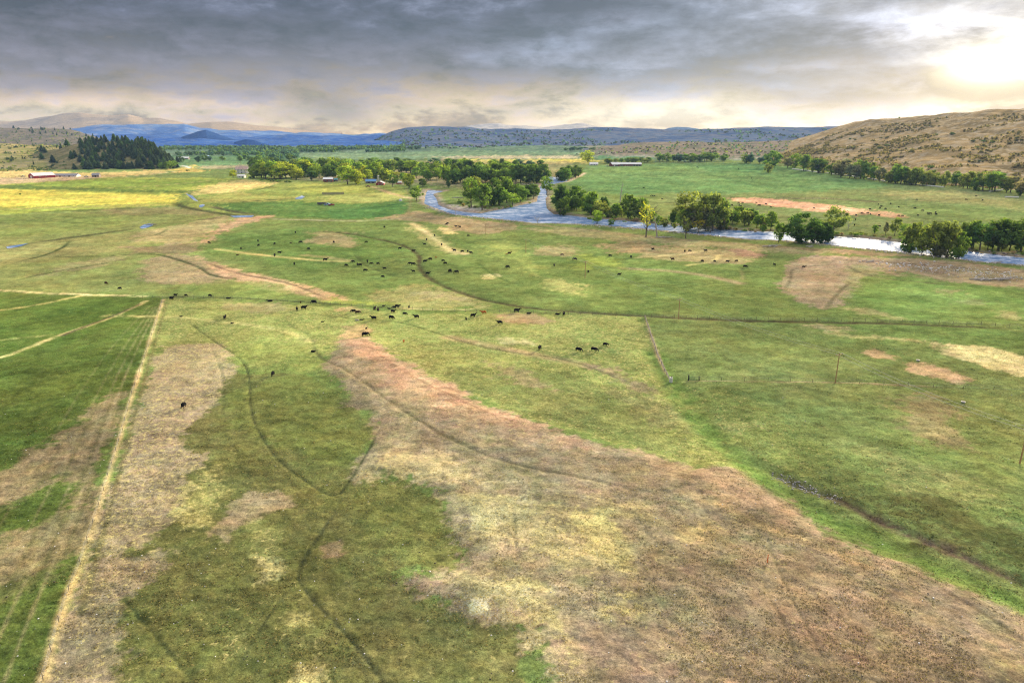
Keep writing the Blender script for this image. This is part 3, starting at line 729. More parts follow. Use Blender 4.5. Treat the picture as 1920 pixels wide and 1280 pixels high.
# ------------------------------------------------------------------ hills and mountains
def resample(pts, n):
    pts = np.array(pts, float); s = np.r_[0, np.cumsum(np.hypot(np.diff(pts[:, 0]), np.diff(pts[:, 1])))]
    t = np.linspace(0, s[-1], n); return np.stack([np.interp(t, s, pts[:, k]) for k in range(pts.shape[1])], 1)
def hill(name, label, rails, rows, nu, rough, colours, mat, seed, wav=120., crest_row=None, gully=0.5):
    """loft a hillside through rails (nearest first); returns the object and its vertex grid"""
    R = [resample(r, nu) for r in rails]
    V = []
    for k, (a, b) in enumerate(zip(R, R[1:])):
        n = rows[k]
        for j in range(n):
            t = j/n; V.append(a*(1-t)+b*t)
    V.append(R[-1]); V = np.array(V)                                    # rows, nu, 3
    # smooth the folds between the rails
    for _ in range(2):
        V[1:-1] = .25*V[:-2]+.5*V[1:-1]+.25*V[2:]
    x, y = V[..., 0], V[..., 1]
    env = np.linspace(0, 1, len(V))[:, None]
    env = smooth(0, .12, env)*smooth(1.0, .93, env)
    n1 = fbm(x/wav, y/wav, 5, seed, .55)-.5
    ridged = np.abs(fbm(x/(wav*.8)+3, y/(wav*2.2), 4, seed+5)-.5)*2      # gullies run down the slope
    V[..., 2] += env*rough*(2*n1*(1-gully)+ (ridged-.4)*2*gully)
    nr = len(V)
    i = (np.arange(nr-1)[:, None]*nu+np.arange(nu-1)[None, :]).ravel()
    f = np.stack([i, i+1, i+1+nu, i+nu], 1)
    me = mesh_np(name, V.reshape(-1, 3), f, True)
    ca, cb, cc = (np.array(srgb(*c))*ALB for c in colours)
    m1 = smooth(.42, .6, fbm(x/(wav*.4), y/(wav*.4), 4, seed+9, .6)).ravel()[:, None]
    m2 = smooth(.5, .64, fbm(x/(wav*.13), y/(wav*.13), 4, seed+19, .6)).ravel()[:, None]
    C = ca*(1-m1)+cb*m1; C = C*(1-.75*m2)+cc*.75*m2
    set_color(me, 'Col', np.concatenate([C, np.zeros((len(C), 1))], 1))
    o = link_obj(name, me, mat); tag(o, label, None, None, 'structure')
    return o, V
def hill_material():
    m, t = material('hillside')
    at = t.new('ShaderNodeAttribute', attribute_name='Col')
    geo = t.new('ShaderNodeNewGeometry'); p = geo.outputs['Position']
    n1 = t.noise(p, .035, 5, .6); n2 = t.noise(p, .3, 5, .65)
    k = t.math('MULTIPLY_ADD', n1-.5, .9, 1.0)*t.math('MULTIPLY_ADD', n2-.5, 1.0, 1.0)
    sc = t.new('ShaderNodeVectorMath', operation='SCALE'); t.link(at.outputs['Color'], sc.inputs[0]); t.put(sc.inputs['Scale'], k)
    b = t.new('ShaderNodeBsdfPrincipled'); t.link(sc.outputs[0], b.inputs['Base Color']); b.inputs['Roughness'].default_value = .95
    b.inputs['Specular IOR Level'].default_value = 0
    bp = t.new('ShaderNodeBump'); bp.inputs['Strength'].default_value = .7; bp.inputs['Distance'].default_value = 3.0
    t.put(bp.inputs['Height'], n2); t.link(bp.outputs[0], b.inputs['Normal'])
    finish(t, b.outputs[0]); return m
M_hill = hill_material()
def base(pts, z=-3.0): return [(*G(a, b), z) for a, b in pts]
def line(pts, Y):
    """crest seen at picture positions; Y one distance, or one for each point"""
    Ys = Y if isinstance(Y, (list, tuple)) else [Y]*len(pts)
    return [P(a, b, q) for (a, b), q in zip(pts, Ys)]
def shift(rail, dy, z=None, dx=0.0):
    r = np.array(rail, float); r[:, 1] += dy; r[:, 0] += dx*1.0 + r[:, 0]*dy/np.maximum(r[:, 1], 1)*1.0
    if z is not None: r[:, 2] = z
    return r

# scrub-covered bench on the right
rb = base([(1395,297),(1440,303),(1500,314),(1560,326),(1640,338),(1720,347),(1800,352),(1920,362),(2100,385),(2400,420)])
rc = line([(1400,294),(1450,289),(1490,278),(1530,262),(1565,249),(1600,236),(1632,225),(1690,223),(1730,216),(1800,210),(1860,206),(1920,203),(2100,192),(2400,178)],
          [1800,1800,1800,1780,1760,1740,1700,1650,1620,1560,1480,1400,1200,1000])
rb_r, rc_r = resample(rb, 200), resample(rc, 200)
mid = rb_r*.5+rc_r*.5; mid[:, 2] = rb_r[:, 2]*.56+rc_r[:, 2]*.44
right_hill, RH = hill('hillside', 'scrub covered brown bench rising at the right edge', [rb, mid, rc, shift(rc, 500), shift(rc, 900, -5)], [90, 90, 12, 6], 330, 6.5,
                      ((182,156,110),(154,134,92),(200,182,150)), M_hill, 21, 70., gully=.7)
# low foothills between the bench and the mesa
fb = base([(1080,292),(1180,292),(1300,297),(1420,298),(1540,296),(1640,290)])
fc = line([(1080,282),(1150,272),(1220,266),(1300,264),(1400,266),(1480,262),(1560,258),(1640,256)], 2300)
foothill, FH = hill('foothill', 'low grey foothills dotted with scrub before the long ridge', [fb, fc, shift(fc, 500, -6)], [60, 12], 260, 7.0,
                    ((146,132,112),(126,124,100),(168,150,126)), M_hill, 33, 120., gully=.4)
# mesa and the long ridge running right from it
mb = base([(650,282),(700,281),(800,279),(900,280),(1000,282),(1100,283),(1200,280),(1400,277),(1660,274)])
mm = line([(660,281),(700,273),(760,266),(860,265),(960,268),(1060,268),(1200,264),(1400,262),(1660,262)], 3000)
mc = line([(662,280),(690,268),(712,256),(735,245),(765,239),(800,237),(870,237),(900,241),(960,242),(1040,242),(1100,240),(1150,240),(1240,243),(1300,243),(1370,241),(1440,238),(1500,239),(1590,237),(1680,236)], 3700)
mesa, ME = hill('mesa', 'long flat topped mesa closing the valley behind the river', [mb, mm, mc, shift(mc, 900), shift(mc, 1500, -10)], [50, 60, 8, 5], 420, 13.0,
                ((104,118,140),(82,100,132),(126,126,132)), M_hill, 41, 260., gully=.55)  # blue of the distant haze put into the slope colours
# dark wooded and bare hills on the left
lb = base([(60,322),(140,320),(220,318),(280,318),(318,317),(335,314)])
lc = line([(60,285),(110,278),(140,268),(180,264),(230,263),(262,265),(290,280),(312,298),(330,311)], [1500,1450,1420,1400,1380,1340,1300,1270,1250])
woody, WH = hill('wooded_hill', 'small hill covered in dark conifers on the left', [lb, lc, shift(lc, 260, -4)], [60, 14], 160, 3.5,
                 ((132,124,84),(112,112,70),(160,144,104)), M_hill, 52, 60.)
sb = base([(-400,340),(-120,330),(0,326),(80,322),(160,318),(230,312)])
sc_ = line([(-400,255),(-100,264),(0,268),(60,270),(130,273),(180,276),(240,290)], [1800,1750,1700,1700,1650,1600,1500])
slope, SH = hill('grass_slope', 'pale dry grass slope with dark juniper bushes far left', [sb, sc_, shift(sc_, 400, -4)], [60, 12], 200, 6.0,
                 ((190,172,112),(150,148,86),(170,156,120)), M_hill, 61, 140.)
db = base([(-400,282),(0,282),(100,281),(200,280),(260,280)])
dc = line([(-400,232),(-100,236),(0,238),(60,239),(120,240),(150,245),(180,256),(215,268),(260,277)], [3200,3100,3000,3000,2950,2900,2850,2800,2750])
ridge, DH = hill('ridge', 'grey brown ridge topped with dark pines at the far left', [db, dc, shift(dc, 500, -6)], [60, 12], 240, 9.0,
                 ((136,124,104),(116,112,96),(156,140,116)), M_hill, 71, 160.)
# distant hills with the blue of the haze put into their colour
HAZE_BLUE = ((76,114,178),(56,96,168),(102,126,168))
hb = base([(150,276),(300,277),(480,277),(740,276)])
def far_hill(name, label, crest, Y, seed, rough=40., cols=HAZE_BLUE, back=900, wav=500., foot=None):
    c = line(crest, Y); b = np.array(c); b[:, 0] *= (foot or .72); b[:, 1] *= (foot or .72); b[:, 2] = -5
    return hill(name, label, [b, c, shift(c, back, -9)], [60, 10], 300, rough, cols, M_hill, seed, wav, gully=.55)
far_hill('far_hill', 'nearest of the blue hills, low and rounded', [(180,268),(230,259),(290,256),(330,259),(380,258),(430,263),(500,266),(560,265),(640,262),(720,262),(760,264)], 2950, 81, 9., HAZE_BLUE, 400, 200., .84)
far_hill('far_hill', 'middle line of blue hills left of the mesa', [(150,256),(210,250),(280,249),(330,247),(400,252),(470,254),(540,250),(600,252),(680,253),(740,252)], 4200, 82, 16., HAZE_BLUE, 500, 300., .74)
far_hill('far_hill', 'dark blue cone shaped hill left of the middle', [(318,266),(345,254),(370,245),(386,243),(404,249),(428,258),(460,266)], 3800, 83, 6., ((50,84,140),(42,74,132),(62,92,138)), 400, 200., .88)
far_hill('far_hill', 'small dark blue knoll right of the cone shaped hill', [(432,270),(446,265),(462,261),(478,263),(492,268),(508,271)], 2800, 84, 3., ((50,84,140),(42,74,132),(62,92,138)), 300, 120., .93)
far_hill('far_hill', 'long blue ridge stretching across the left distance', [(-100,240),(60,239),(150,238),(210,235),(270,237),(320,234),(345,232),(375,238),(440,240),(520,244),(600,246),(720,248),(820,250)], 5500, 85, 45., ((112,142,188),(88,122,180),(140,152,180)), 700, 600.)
far_hill('far_mountain', 'hazy mountain range under the storm cloud on the left', [(-300,230),(0,226),(60,220),(110,212),(150,209),(200,213),(240,212),(268,219),(300,218),(330,223),(352,230),(395,224),(440,226),(500,234),(560,241),(640,244)], 6500, 87, 40., ((196,170,136),(176,156,132),(206,180,146)), 700, 900., .8)  # pale sky cream put into the range's colour, as if faded by haze
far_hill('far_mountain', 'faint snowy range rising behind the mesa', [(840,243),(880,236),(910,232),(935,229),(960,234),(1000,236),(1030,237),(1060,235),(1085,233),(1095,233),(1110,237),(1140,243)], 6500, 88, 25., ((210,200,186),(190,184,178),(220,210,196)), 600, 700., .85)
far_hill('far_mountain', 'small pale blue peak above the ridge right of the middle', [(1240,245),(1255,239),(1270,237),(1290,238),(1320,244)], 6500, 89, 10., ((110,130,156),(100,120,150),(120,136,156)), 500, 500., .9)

# ------------------------------------------------------------------ haze
hz = bmesh.new(); add_box(hz, 0, 3600, 120, 18000, 8800, 280)
m, t = material('haze'); pv = t.new('ShaderNodeVolumePrincipled')
pv.inputs['Color'].default_value = (.34, .56, .96, 1); pv.inputs['Density'].default_value = 5.0e-5; pv.inputs['Anisotropy'].default_value = .0
o_ = t.new('ShaderNodeOutputMaterial'); t.link(pv.outputs[0], o_.inputs['Volume'])
haze = bm_obj('haze', hz, m); tag(haze, 'thin blue haze filling the valley air', None, None, 'stuff')
# ------------------------------------------------------------------ vegetation
rng = np.random.default_rng(7); R = random.Random(11)
def leaf_material():
    m, t = material('foliage')
    oi = t.new('ShaderNodeObjectInfo'); at = t.new('ShaderNodeAttribute', attribute_name='Shade')
    mx = t.mix(1.0, oi.outputs['Color'], at.outputs['Color'], 'MULTIPLY')
    d = t.new('ShaderNodeBsdfDiffuse'); t.link(mx, d.inputs[0])
    tr = t.new('ShaderNodeBsdfTranslucent'); tc_ = t.mix(1.0, mx, (1.5, 1.45, .7, 1), 'MULTIPLY'); t.link(tc_, tr.inputs[0])
    ms_ = t.new('ShaderNodeMixShader'); ms_.inputs[0].default_value = .5
    t.link(d.outputs[0], ms_.inputs[1]); t.link(tr.outputs[0], ms_.inputs[2]); finish(t, ms_.outputs[0]); return m
M_leaf = leaf_material()
M_bark = plain('bark', (.16, .13, .10), .9, 0, .35, 6)
M_deadwood = plain('dead_wood', (.42, .38, .34), .9, 0, .25, 4)
def leaf_quads(cen, rad, n, size, squash=.8):
    """n leaf sprays round each clump centre"""
    V, F, S = [], [], []
    for c, r in zip(cen, rad):
        u = rng.normal(size=(n, 3)); u /= np.linalg.norm(u, axis=1)[:, None]
        p = c + u*(rng.random((n, 1))**.45)*r*np.array([1, 1, squash])
        a = rng.normal(size=(n, 3)); a /= np.linalg.norm(a, axis=1)[:, None]
        b = np.cross(a, u); b /= np.linalg.norm(b, axis=1)[:, None]+1e-6
        s = size*(.6+.8*rng.random((n, 1)))
        k = len(V)*4*n if False else sum(len(q) for q in V)
        V.append(np.stack([p-a*s-b*s*.6, p+a*s*.3-b*s*.8, p+a*s+b*s*.5, p-a*s*.2+b*s*.8], 1).reshape(-1, 3))
        F.append(k+np.arange(4*n).reshape(-1, 4))
        S.append(np.repeat((.72+.55*rng.random())*(.8+.4*rng.random(n)), 4))
    V = np.concatenate(V); F = np.concatenate(F); S = np.concatenate(S)
    return V, F, S
def crown_mesh(name, cen, rad, n, size, squash=.8):
    V, F, S = leaf_quads(cen, rad, n, size, squash)
    me = mesh_np(name, V, F); set_color(me, 'Shade', np.stack([S, S, S*.95, np.ones_like(S)], 1)); me.materials.append(M_leaf); return me
def trunk_mesh(name, limbs, mat=None):
    bm = bmesh.new()
    for pts, rad in limbs: add_tube(bm, pts, rad, 5)
    me = bpy.data.meshes.new(name); bm.to_mesh(me); bm.free(); me.materials.append(mat or M_bark); return me
TREES = {}
def make_cottonwood(kind, n_cl, leaves, size, zlo, rx, sparse=False, mat=None):
    r = rng
    cen = []; limbs = [([(0,0,-.06),(.01,.0,.18),(.015,-.01,.36),(.0,.01,.55)], [.024,.019,.014,.007])]
    nb = 6
    for b in range(nb):
        a = b*2.4+r.random()*.6; h0 = .16+.05*b; L = rx*(.6+.4*r.random())
        tip = (math.cos(a)*L, math.sin(a)*L, min(.93, h0+.24+.22*r.random()))
        limbs.append(([(0.01,0,h0), (math.cos(a)*L*.45, math.sin(a)*L*.45, h0+.10), tip], [.011,.008,.003]))
        if sparse:
            for q in range(4):
                a2 = a+(r.random()-.5)*2; t = .5+.5*r.random()
                p0 = np.array(limbs[-1][0][1])*(1-t)+np.array(tip)*t
                limbs.append(([tuple(p0), tuple(p0+np.array([math.cos(a2)*.12, math.sin(a2)*.12, .10]))], [.005,.002]))
    while len(cen) < n_cl:
        p = r.uniform(-1, 1, 3)
        q = np.linalg.norm(p)
        if q > 1 or q < .35: continue
        z = (zlo+.99)/2+p[2]*(.97-zlo)/2
        w = rx*(1.0 if p[2] < .1 else 1-.35*p[2]**2)*(1.0-.25*max(0, -p[2]))
        c = np.array([p[0]*w, p[1]*w, z])
        if r.random() < .12: c[:2] *= 1.2
        cen.append(c)
    rad = .055+.10*r.random(n_cl)
    return crown_mesh(kind+'_crown', cen, rad, leaves, size), trunk_mesh(kind+'_trunk', limbs, mat)
TREES['cottonwood'] = [make_cottonwood('cottonwood', n, 36, .026, z, x) for n, z, x in ((60,.10,.30),(52,.14,.34),(64,.06,.36),(46,.16,.24),(56,.10,.30),(60,.04,.38),(44,.08,.22),(40,.20,.33))]
TREES['sparse'] = [make_cottonwood('sparse_tree', 26, 14, .017, .3, x, True) for x in (.30,.34,.26)]
TREES['bare'] = [make_cottonwood('bare_tree', 14, 5, .012, .4, .30, True, M_deadwood) for _ in range(2)]
def make_conifer(k):
    V, F, S = [], [], []; n = 0
    for tier in range(11):
        z = .10+.86*tier/11; w = (.20 if k % 2 else .24)*(1-z)**.8+.015
        m_ = 9
        for j in range(m_):
            a = 2*math.pi*(j+rng.random()*.8)/m_+tier; ww = w*(.65+.6*rng.random()); dz = .05+.05*rng.random()
            d = np.array([math.cos(a), math.sin(a), 0]); e = np.array([-d[1], d[0], 0])
            V += [d*.01+[0,0,z+.09], d*ww*.7+e*ww*.38+[0,0,z], d*ww+[0,0,z-dz], d*ww*.7-e*ww*.38+[0,0,z]]
            F.append([n, n+1, n+2, n+3]); n += 4; s = .65+.7*rng.random(); S += [s]*4
    V.append([0,0,1.0]); 
    me = mesh_np('conifer_crown', np.array(V), np.array(F)); S = np.array(S+[1.0]); set_color(me, 'Shade', np.stack([S,S,S,np.ones_like(S)], 1)); me.materials.append(M_leaf)
    return me, trunk_mesh('conifer_trunk', [([(0,0,-.08),(0,0,.3),(0,0,.96)], [.022,.016,.003])])
TREES['conifer'] = [make_conifer(k) for k in range(4)]
def make_bush(k):
    cen = [np.array([math.cos(a)*q, math.sin(a)*q, .25+.35*rng.random()*(1-q)]) for a, q in zip(rng.random(9)*6.28, .42*rng.random(9)**.5)]
    return crown_mesh('bush_crown', cen, .18+.14*rng.random(9), 16, .085, .8), trunk_mesh('bush_stem', [([(0,0,-.1),(0,0,.2),(.05,.03,.45)], [.05,.04,.015])])
TREES['bush'] = [make_bush(k) for k in range(4)]
LEAF = {k: tuple(2.6*q for q in v) for k, v in {'dark': (.040,.070,.020), 'mid': (.066,.108,.026), 'fresh': (.095,.140,.026), 'yellow': (.150,.175,.026), 'gold': (.22,.19,.02), 'olive': (.086,.108,.034),
        'grey': (.10,.105,.075), 'pine': (.034,.050,.026), 'teal': (.036,.070,.058), 'sage': (.105,.100,.062), 'twig': (.16,.13,.10), 'rust': (.12,.095,.04)}.items()}
NPL = [0]
def plant(kind, name, x, y, z, h, w, colour, label, group, cat='tree', rz=None, var=.16):
    crown, trunk = R.choice(TREES[kind]); NPL[0] += 1
    o = empty(name, (x, y, z), R.random()*6.28 if rz is None else rz); o.scale = (w, w, h); o.empty_display_size = .3
    tag(o, label, cat, group)
    c = link_obj('crown', crown, None, o); s = 1+var*(R.random()*2-1); g = 1+.08*(R.random()*2-1)
    b = LEAF[colour]; c.color = (b[0]*s*g, b[1]*s, b[2]*s/g, 1)
    link_obj('trunk' if cat == 'tree' else 'stem', trunk, None, o)
    return o
def tree_px(px, base, top, wpx, colour, label, group=None, kind='cottonwood', name='cottonwood_tree', cat='tree'):
    x, y = G(px, base); z = gz(x, y); s = m_per_px(base)
    h = (base-top)*s*1.02; w = wpx*s/ (.56 if kind in ('cottonwood', 'sparse', 'bare') else (.40 if kind == 'conifer' else .95))
    return plant(kind, name, x, y, z, h, w, colour, label, group, cat)

# trees one can tell apart along the river --------------------------------------------------------
for a in [
 (781,378,350,20,'mid','rounded green cottonwood at the left end of the river loop'),
 (1120,418,389,20,'fresh','small fresh green tree standing at the water left of the tall riverside group'),
 (1146,422,406,12,'mid','lowest little tree on the near water edge beside the fresh green one'),
 (1445,431,396,24,'mid','dense single cottonwood on the far bank left of the big near tree'),
 (1460,455,416,18,'mid','slim tree on the near bank over bleached driftwood'),
 (1502,456,401,50,'dark','big dark green cottonwood on the near river bank'),
 (1540,453,408,30,'dark','narrower dark cottonwood right beside the big one on the near bank'),
 (1562,441,388,40,'olive','pale taller tree behind the dark near bank pair'),
 (1264,421,392,18,'dark','small dark tree on the far bank left of the tall open group'),
 (1290,431,356,52,'olive','left of the two tallest open crowned cottonwoods at the river'),
 (1336,430,355,50,'olive','right of the two tallest open crowned cottonwoods at the river'),
 (1352,425,372,28,'mid','green tree leaning against the right side of the tallest pair'),
 (1382,416,386,24,'mid','left of two middling trees right of the tallest pair'),
 (1405,421,390,26,'mid','right of two middling trees right of the tallest pair'),
 (1432,428,408,16,'rust','low brownish willow left of the single dense cottonwood'),
 (1050,398,345,30,'dark','tall dark cottonwood on the point where the river forks'),
 (1056,402,366,22,'dark','lower dark tree in front of the tall one at the fork'),
 (1077,393,350,34,'mid','broad green cottonwood right of the river fork'),
 (1025,364,331,24,'mid','grey green tree at the head of the fork'),
 (1107,403,358,28,'mid','tall tree in the row right of the fork with dark lower branches'),
 (1132,401,369,24,'dark','dark tree left of the dead snag'),
 (1156,407,381,20,'fresh','rounded fresh green tree below the dead snag'),
 (1178,410,363,26,'mid','tall tree just right of the dead snag'),
 (1198,411,370,26,'mid','second tall tree right of the dead snag'),
 (1708,471,407,30,'olive','tall thin tree at the left end of the right river clump'),
 (1729,473,422,18,'mid','small tree second from the left in the right river clump'),
 (1753,478,406,44,'olive','largest multi stemmed cottonwood of the right river clump'),
 (1775,481,413,34,'olive','cottonwood with bare stems right of the largest in the right clump'),
 (1797,482,428,22,'mid','thin outermost tree at the right end of the right river clump'),
 (1640,438,421,14,'mid','small bush like tree on the far bank by the cattle'),
 (1660,441,415,12,'grey','thin grey tree on the far bank right of the cattle'),
 (1677,442,407,18,'olive','pale twin stemmed tree on the far bank left of the right clump'),
 (1822,463,416,30,'dark','dark tree on the far bank behind the right clump'),
 (1872,468,409,62,'dark','wide dark cottonwood on the far bank near the right edge'),
 (1914,470,407,44,'dark','dark cottonwood cut by the right edge of the picture'),
]: tree_px(*a, group=None)
tree_px(1211,444,376,36,'yellow','tall yellow topped tree with long bare trunk on the near bank',kind='sparse')
tree_px(1285,447,404,24,'olive','short ragged tree on the near bank before the tallest pair',kind='sparse')
tree_px(1309,435,402,24,'gold','orange yellow leafed tree among the tallest riverside pair',kind='sparse')
tree_px(1332,434,398,22,'olive','thin pale tree below the tallest riverside pair',kind='sparse')
tree_px(1590,431,407,14,'twig','leafless grey tree on the far bank beside the cattle',kind='bare',name='bare_tree')
tree_px(1008,417,400,12,'twig','leafless shrub on the near bank at the river fork',kind='bare',name='bare_tree')
tree_px(445,332,303,20,'twig','leafless pinkish trees before the white farmhouse, left one',kind='bare',name='bare_tree')
tree_px(462,332,304,20,'twig','leafless pinkish trees before the white farmhouse, right one',kind='bare',name='bare_tree')
tree_px(437,334,319,12,'yellow','small yellow green tree left of the white shed')
tree_px(1102,304,283,22,'yellow','bright yellow tree standing alone beside the far white house')
tree_px(525,336,308,36,'yellow','broad yellow willow at the front of the farm tree belt')
tree_px(556,337,316,26,'yellow','lower yellow tree right of the broad yellow willow')
tree_px(585,339,322,26,'dark','dark rounded tree right of the yellow trees')
tree_px(652,346,312,34,'fresh','tall yellow green tree between the red house and the blue shed')
tree_px(668,346,318,24,'yellow','yellow green tree right beside the tall one before the blue shed')
tree_px(737,351,328,22,'dark','dark tree right of the red gabled barn')
tree_px(767,353,325,20,'yellow','slim yellow green tree right of the small red trailer')
tree_px(793,351,335,14,'dark','small dark tree by the ranch yard left of the island')
tree_px(841,352,338,8,'dark','tiny dark tree on the green flat left of the island')
# island between the channels
for i, (x, b, t_, w, c) in enumerate(sorted([(884,389,335,32,'mid'),(904,394,343,38,'mid'),(921,386,334,30,'dark'),(936,385,351,28,'mid'),(950,381,338,30,'dark'),(961,386,362,26,'fresh'),(976,380,349,26,'mid'),(990,374,347,24,'dark'),(1001,373,345,22,'dark'),(892,376,331,30,'olive'),(944,371,332,30,'mid'),(874,372,336,18,'grey'),(968,370,344,22,'mid')])):
    tree_px(x, b, t_, w, c, 'cottonwood in the grove on the river island, '+ordinal(i)+' from the left', 'cottonwoods on the river island')
# belts: (line of bases, count, height px, width px, colours, label, group, kind)
def belt(line_, n, hpx, wpx, cols, label, group, kind='cottonwood', jit=3.0, name='cottonwood_tree', cat='tree'):
    sp = []
    for i in range(n):
        t = (i+.5*R.random()+.25)/n*(len(line_)-1); k = min(int(t), len(line_)-2); f = t-k
        px = line_[k][0]*(1-f)+line_[k+1][0]*f+R.uniform(-6, 6); b = line_[k][1]*(1-f)+line_[k+1][1]*f+R.uniform(-jit, jit)
        h = R.uniform(*hpx); sp.append((px, b, b-h, h*R.uniform(*wpx), R.choice(cols)))
    for i, q in enumerate(sorted(sp)): tree_px(*q, label+', '+ordinal(i)+' from the left', group, kind, name, cat)
belt([(468,334),(600,333),(720,335)], 40, (20,33), (.6,1.0), ['mid','fresh','fresh','yellow','mid'], 'yellow green cottonwood in the front row behind the farm buildings', 'front row of the farm tree belt', jit=2)
belt([(690,338),(800,337),(860,339)], 22, (12,26), (.7,1.0), ['yellow','fresh','mid'], 'lit cottonwood between the ranch yard and the river island', 'trees behind the ranch yard', jit=3)
belt([(470,323),(700,322),(880,324)], 40, (15,26), (.7,1.1), ['mid','dark','fresh','mid','olive'], 'cottonwood in the middle row of the valley tree belt', 'middle row of the valley tree belt', name='broadleaf_tree', jit=3)
belt([(500,312),(760,313),(900,315),(1010,315)], 40, (9,17), (.9,1.3), ['teal','dark','mid','fresh'], 'small looking tree in the back row of the valley belt', 'back row of the valley tree belt', name='broadleaf_tree', jit=2.5)
belt([(838,343),(930,343),(1018,340)], 28, (22,36), (.5,.9), ['dark','mid','mid','dark'], 'tall dark cottonwood in the row behind the island grove', 'row behind the island grove', jit=3)
belt([(850,328),(940,328),(1010,328)], 22, (14,25), (.7,.9), ['mid','fresh','dark'], 'cottonwood in the upper row behind the island grove', 'upper row behind the island grove', jit=3)
belt([(1046,336),(1066,337),(1088,332)], 7, (16,26), (.7,.9), ['dark','mid'], 'dark tree on the bank above the upstream bend', 'trees at the upstream bend', jit=2)
belt([(1098,403),(1150,406),(1205,411)], 14, (10,30), (.8,1.1), ['mid','dark','rust','olive'], 'low tree in the thicket along the far bank under the snag', 'thicket under the dead snag', jit=3)
belt([(1230,304),(1300,303),(1366,302)], 17, (11,17), (.9,1.3), ['teal','mid','mid'], 'rounded tree in the line right of the long red barn', 'tree line right of the long red barn', name='broadleaf_tree', jit=1.5)
belt([(1134,306),(1180,305),(1222,305)], 10, (7,10), (1.2,1.7), ['olive','mid'], 'low rounded tree in the hedge behind the long red barn', 'hedge behind the long red barn', name='broadleaf_tree', jit=.8)
belt([(1395,306),(1410,306),(1440,309)], 5, (12,18), (.8,1.1), ['teal','mid'], 'tree at the far left end of the hill foot line', 'far end of the hill foot line', name='broadleaf_tree', jit=1)
for a in [(1447,314,284,26,'mid','large rounded tree at the field corner below the scrub hill'),(1441,324,307,14,'olive','low olive bush before the large rounded tree at the field corner'),(1490,315,288,24,'fresh','pale green domed tree at the top of the green field'),(1534,325,297,36,'dark','dark broad tree by the white pipe at the hill foot'),(1476,316,296,16,'grey','grey bare looking tree between the two field corner trees')]: tree_px(*a)
belt([(1506,320),(1590,333),(1660,341)], 18, (16,36), (.5,1.0), ['mid','olive','grey','mid'], 'tree in the line behind the long white pipe', 'trees behind the long white pipe', name='broadleaf_tree', jit=2)
belt([(1668,342),(1700,346),(1800,350)], 20, (18,36), (.5,1.0), ['olive','mid','olive'], 'olive green tree in the line behind the short white pipe', 'trees behind the short white pipe', name='broadleaf_tree', jit=2)
belt([(1806,354),(1850,358),(1930,366),(2000,376)], 20, (16,36), (.7,1.0), ['olive','sage','mid'], 'olive tree at the hill foot near the right edge', 'trees at the hill foot near the right edge', name='broadleaf_tree', jit=3)
belt([(740,282),(770,281),(792,279)], 10, (5,8), (1.2,1.6), ['teal','dark'], 'tiny tree in the small copse below the mesa', 'copse below the mesa', name='broadleaf_tree', jit=.6)
belt([(1062,283),(1080,282),(1110,283)], 8, (5,8), (1.2,1.6), ['teal','dark'], 'tiny tree in the copse around the farthest house', 'copse round the farthest house', name='broadleaf_tree', jit=.6)
belt([(1410,288),(1425,287),(1440,288)], 0, (5,8), (1.2,1.6), ['teal'], '', '')
belt([(335,304),(420,303),(560,302)], 9, (8,13), (.9,1.2), ['teal','dark','mid'], 'blue green tree on the far meadow by the blue house', 'trees on the far meadow', name='broadleaf_tree', jit=1.5)
belt([(480,337),(520,341),(545,342)], 7, (4,6), (1.6,2.2), ['mid','dark'], 'low bush in the hedge before the yellow willow', 'hedge before the yellow willow', kind='bush', name='bush', cat='bush', jit=.8)
for a in [(470,335,329,9,'dark','dark round bush right of the white shed'),(352,321,317,8,'dark','single dark bush on the yellow mound far left'),(38,366,361,4,'dark','lone small dark bush in the yellow field')]: tree_px(*a, kind='bush', name='bush', cat='bush')
belt([(1690,470),(1760,480),(1800,484)], 9, (14,34), (.5,.9), ['olive','mid','grey'], 'slender tree filling the right river clump', 'slender trees of the right river clump', jit=3)
belt([(1800,461),(1860,468),(1930,473)], 10, (24,52), (.5,.8), ['dark','mid','olive'], 'tree in the far bank thicket at the right edge', 'far bank thicket at the right edge', jit=3)
belt([(1275,428),(1320,430),(1365,428)], 8, (22,55), (.4,.7), ['olive','mid','grey'], 'slender tree among the tallest riverside group', 'slender trees of the tallest riverside group', jit=3)
belt([(1490,452),(1530,452),(1560,448)], 5, (26,44), (.5,.8), ['dark','mid'], 'tree crowded behind the big near bank cottonwood', 'trees behind the big near bank cottonwood', jit=3)
belt([(1040,396),(1080,394),(1110,400)], 9, (18,44), (.5,.9), ['dark','mid','fresh'], 'tree crowding the point at the river fork', 'trees on the river fork point', jit=3)
belt([(1362,418),(1400,423),(1440,430)], 8, (16,34), (.6,.9), ['mid','fresh','olive'], 'tree filling the bank right of the tallest riverside group', 'bank trees right of the tallest group', jit=3)
belt([(1215,418),(1245,421),(1270,424)], 6, (12,30), (.6,.9), ['mid','dark','olive'], 'tree on the far bank left of the tallest group', 'bank trees left of the tallest group', jit=3)
belt([(1690,452),(1750,460),(1810,466)], 9, (22,44), (.6,.9), ['mid','olive','dark'], 'tree on the far bank behind the right river clump', 'far bank trees behind the right clump', jit=3)
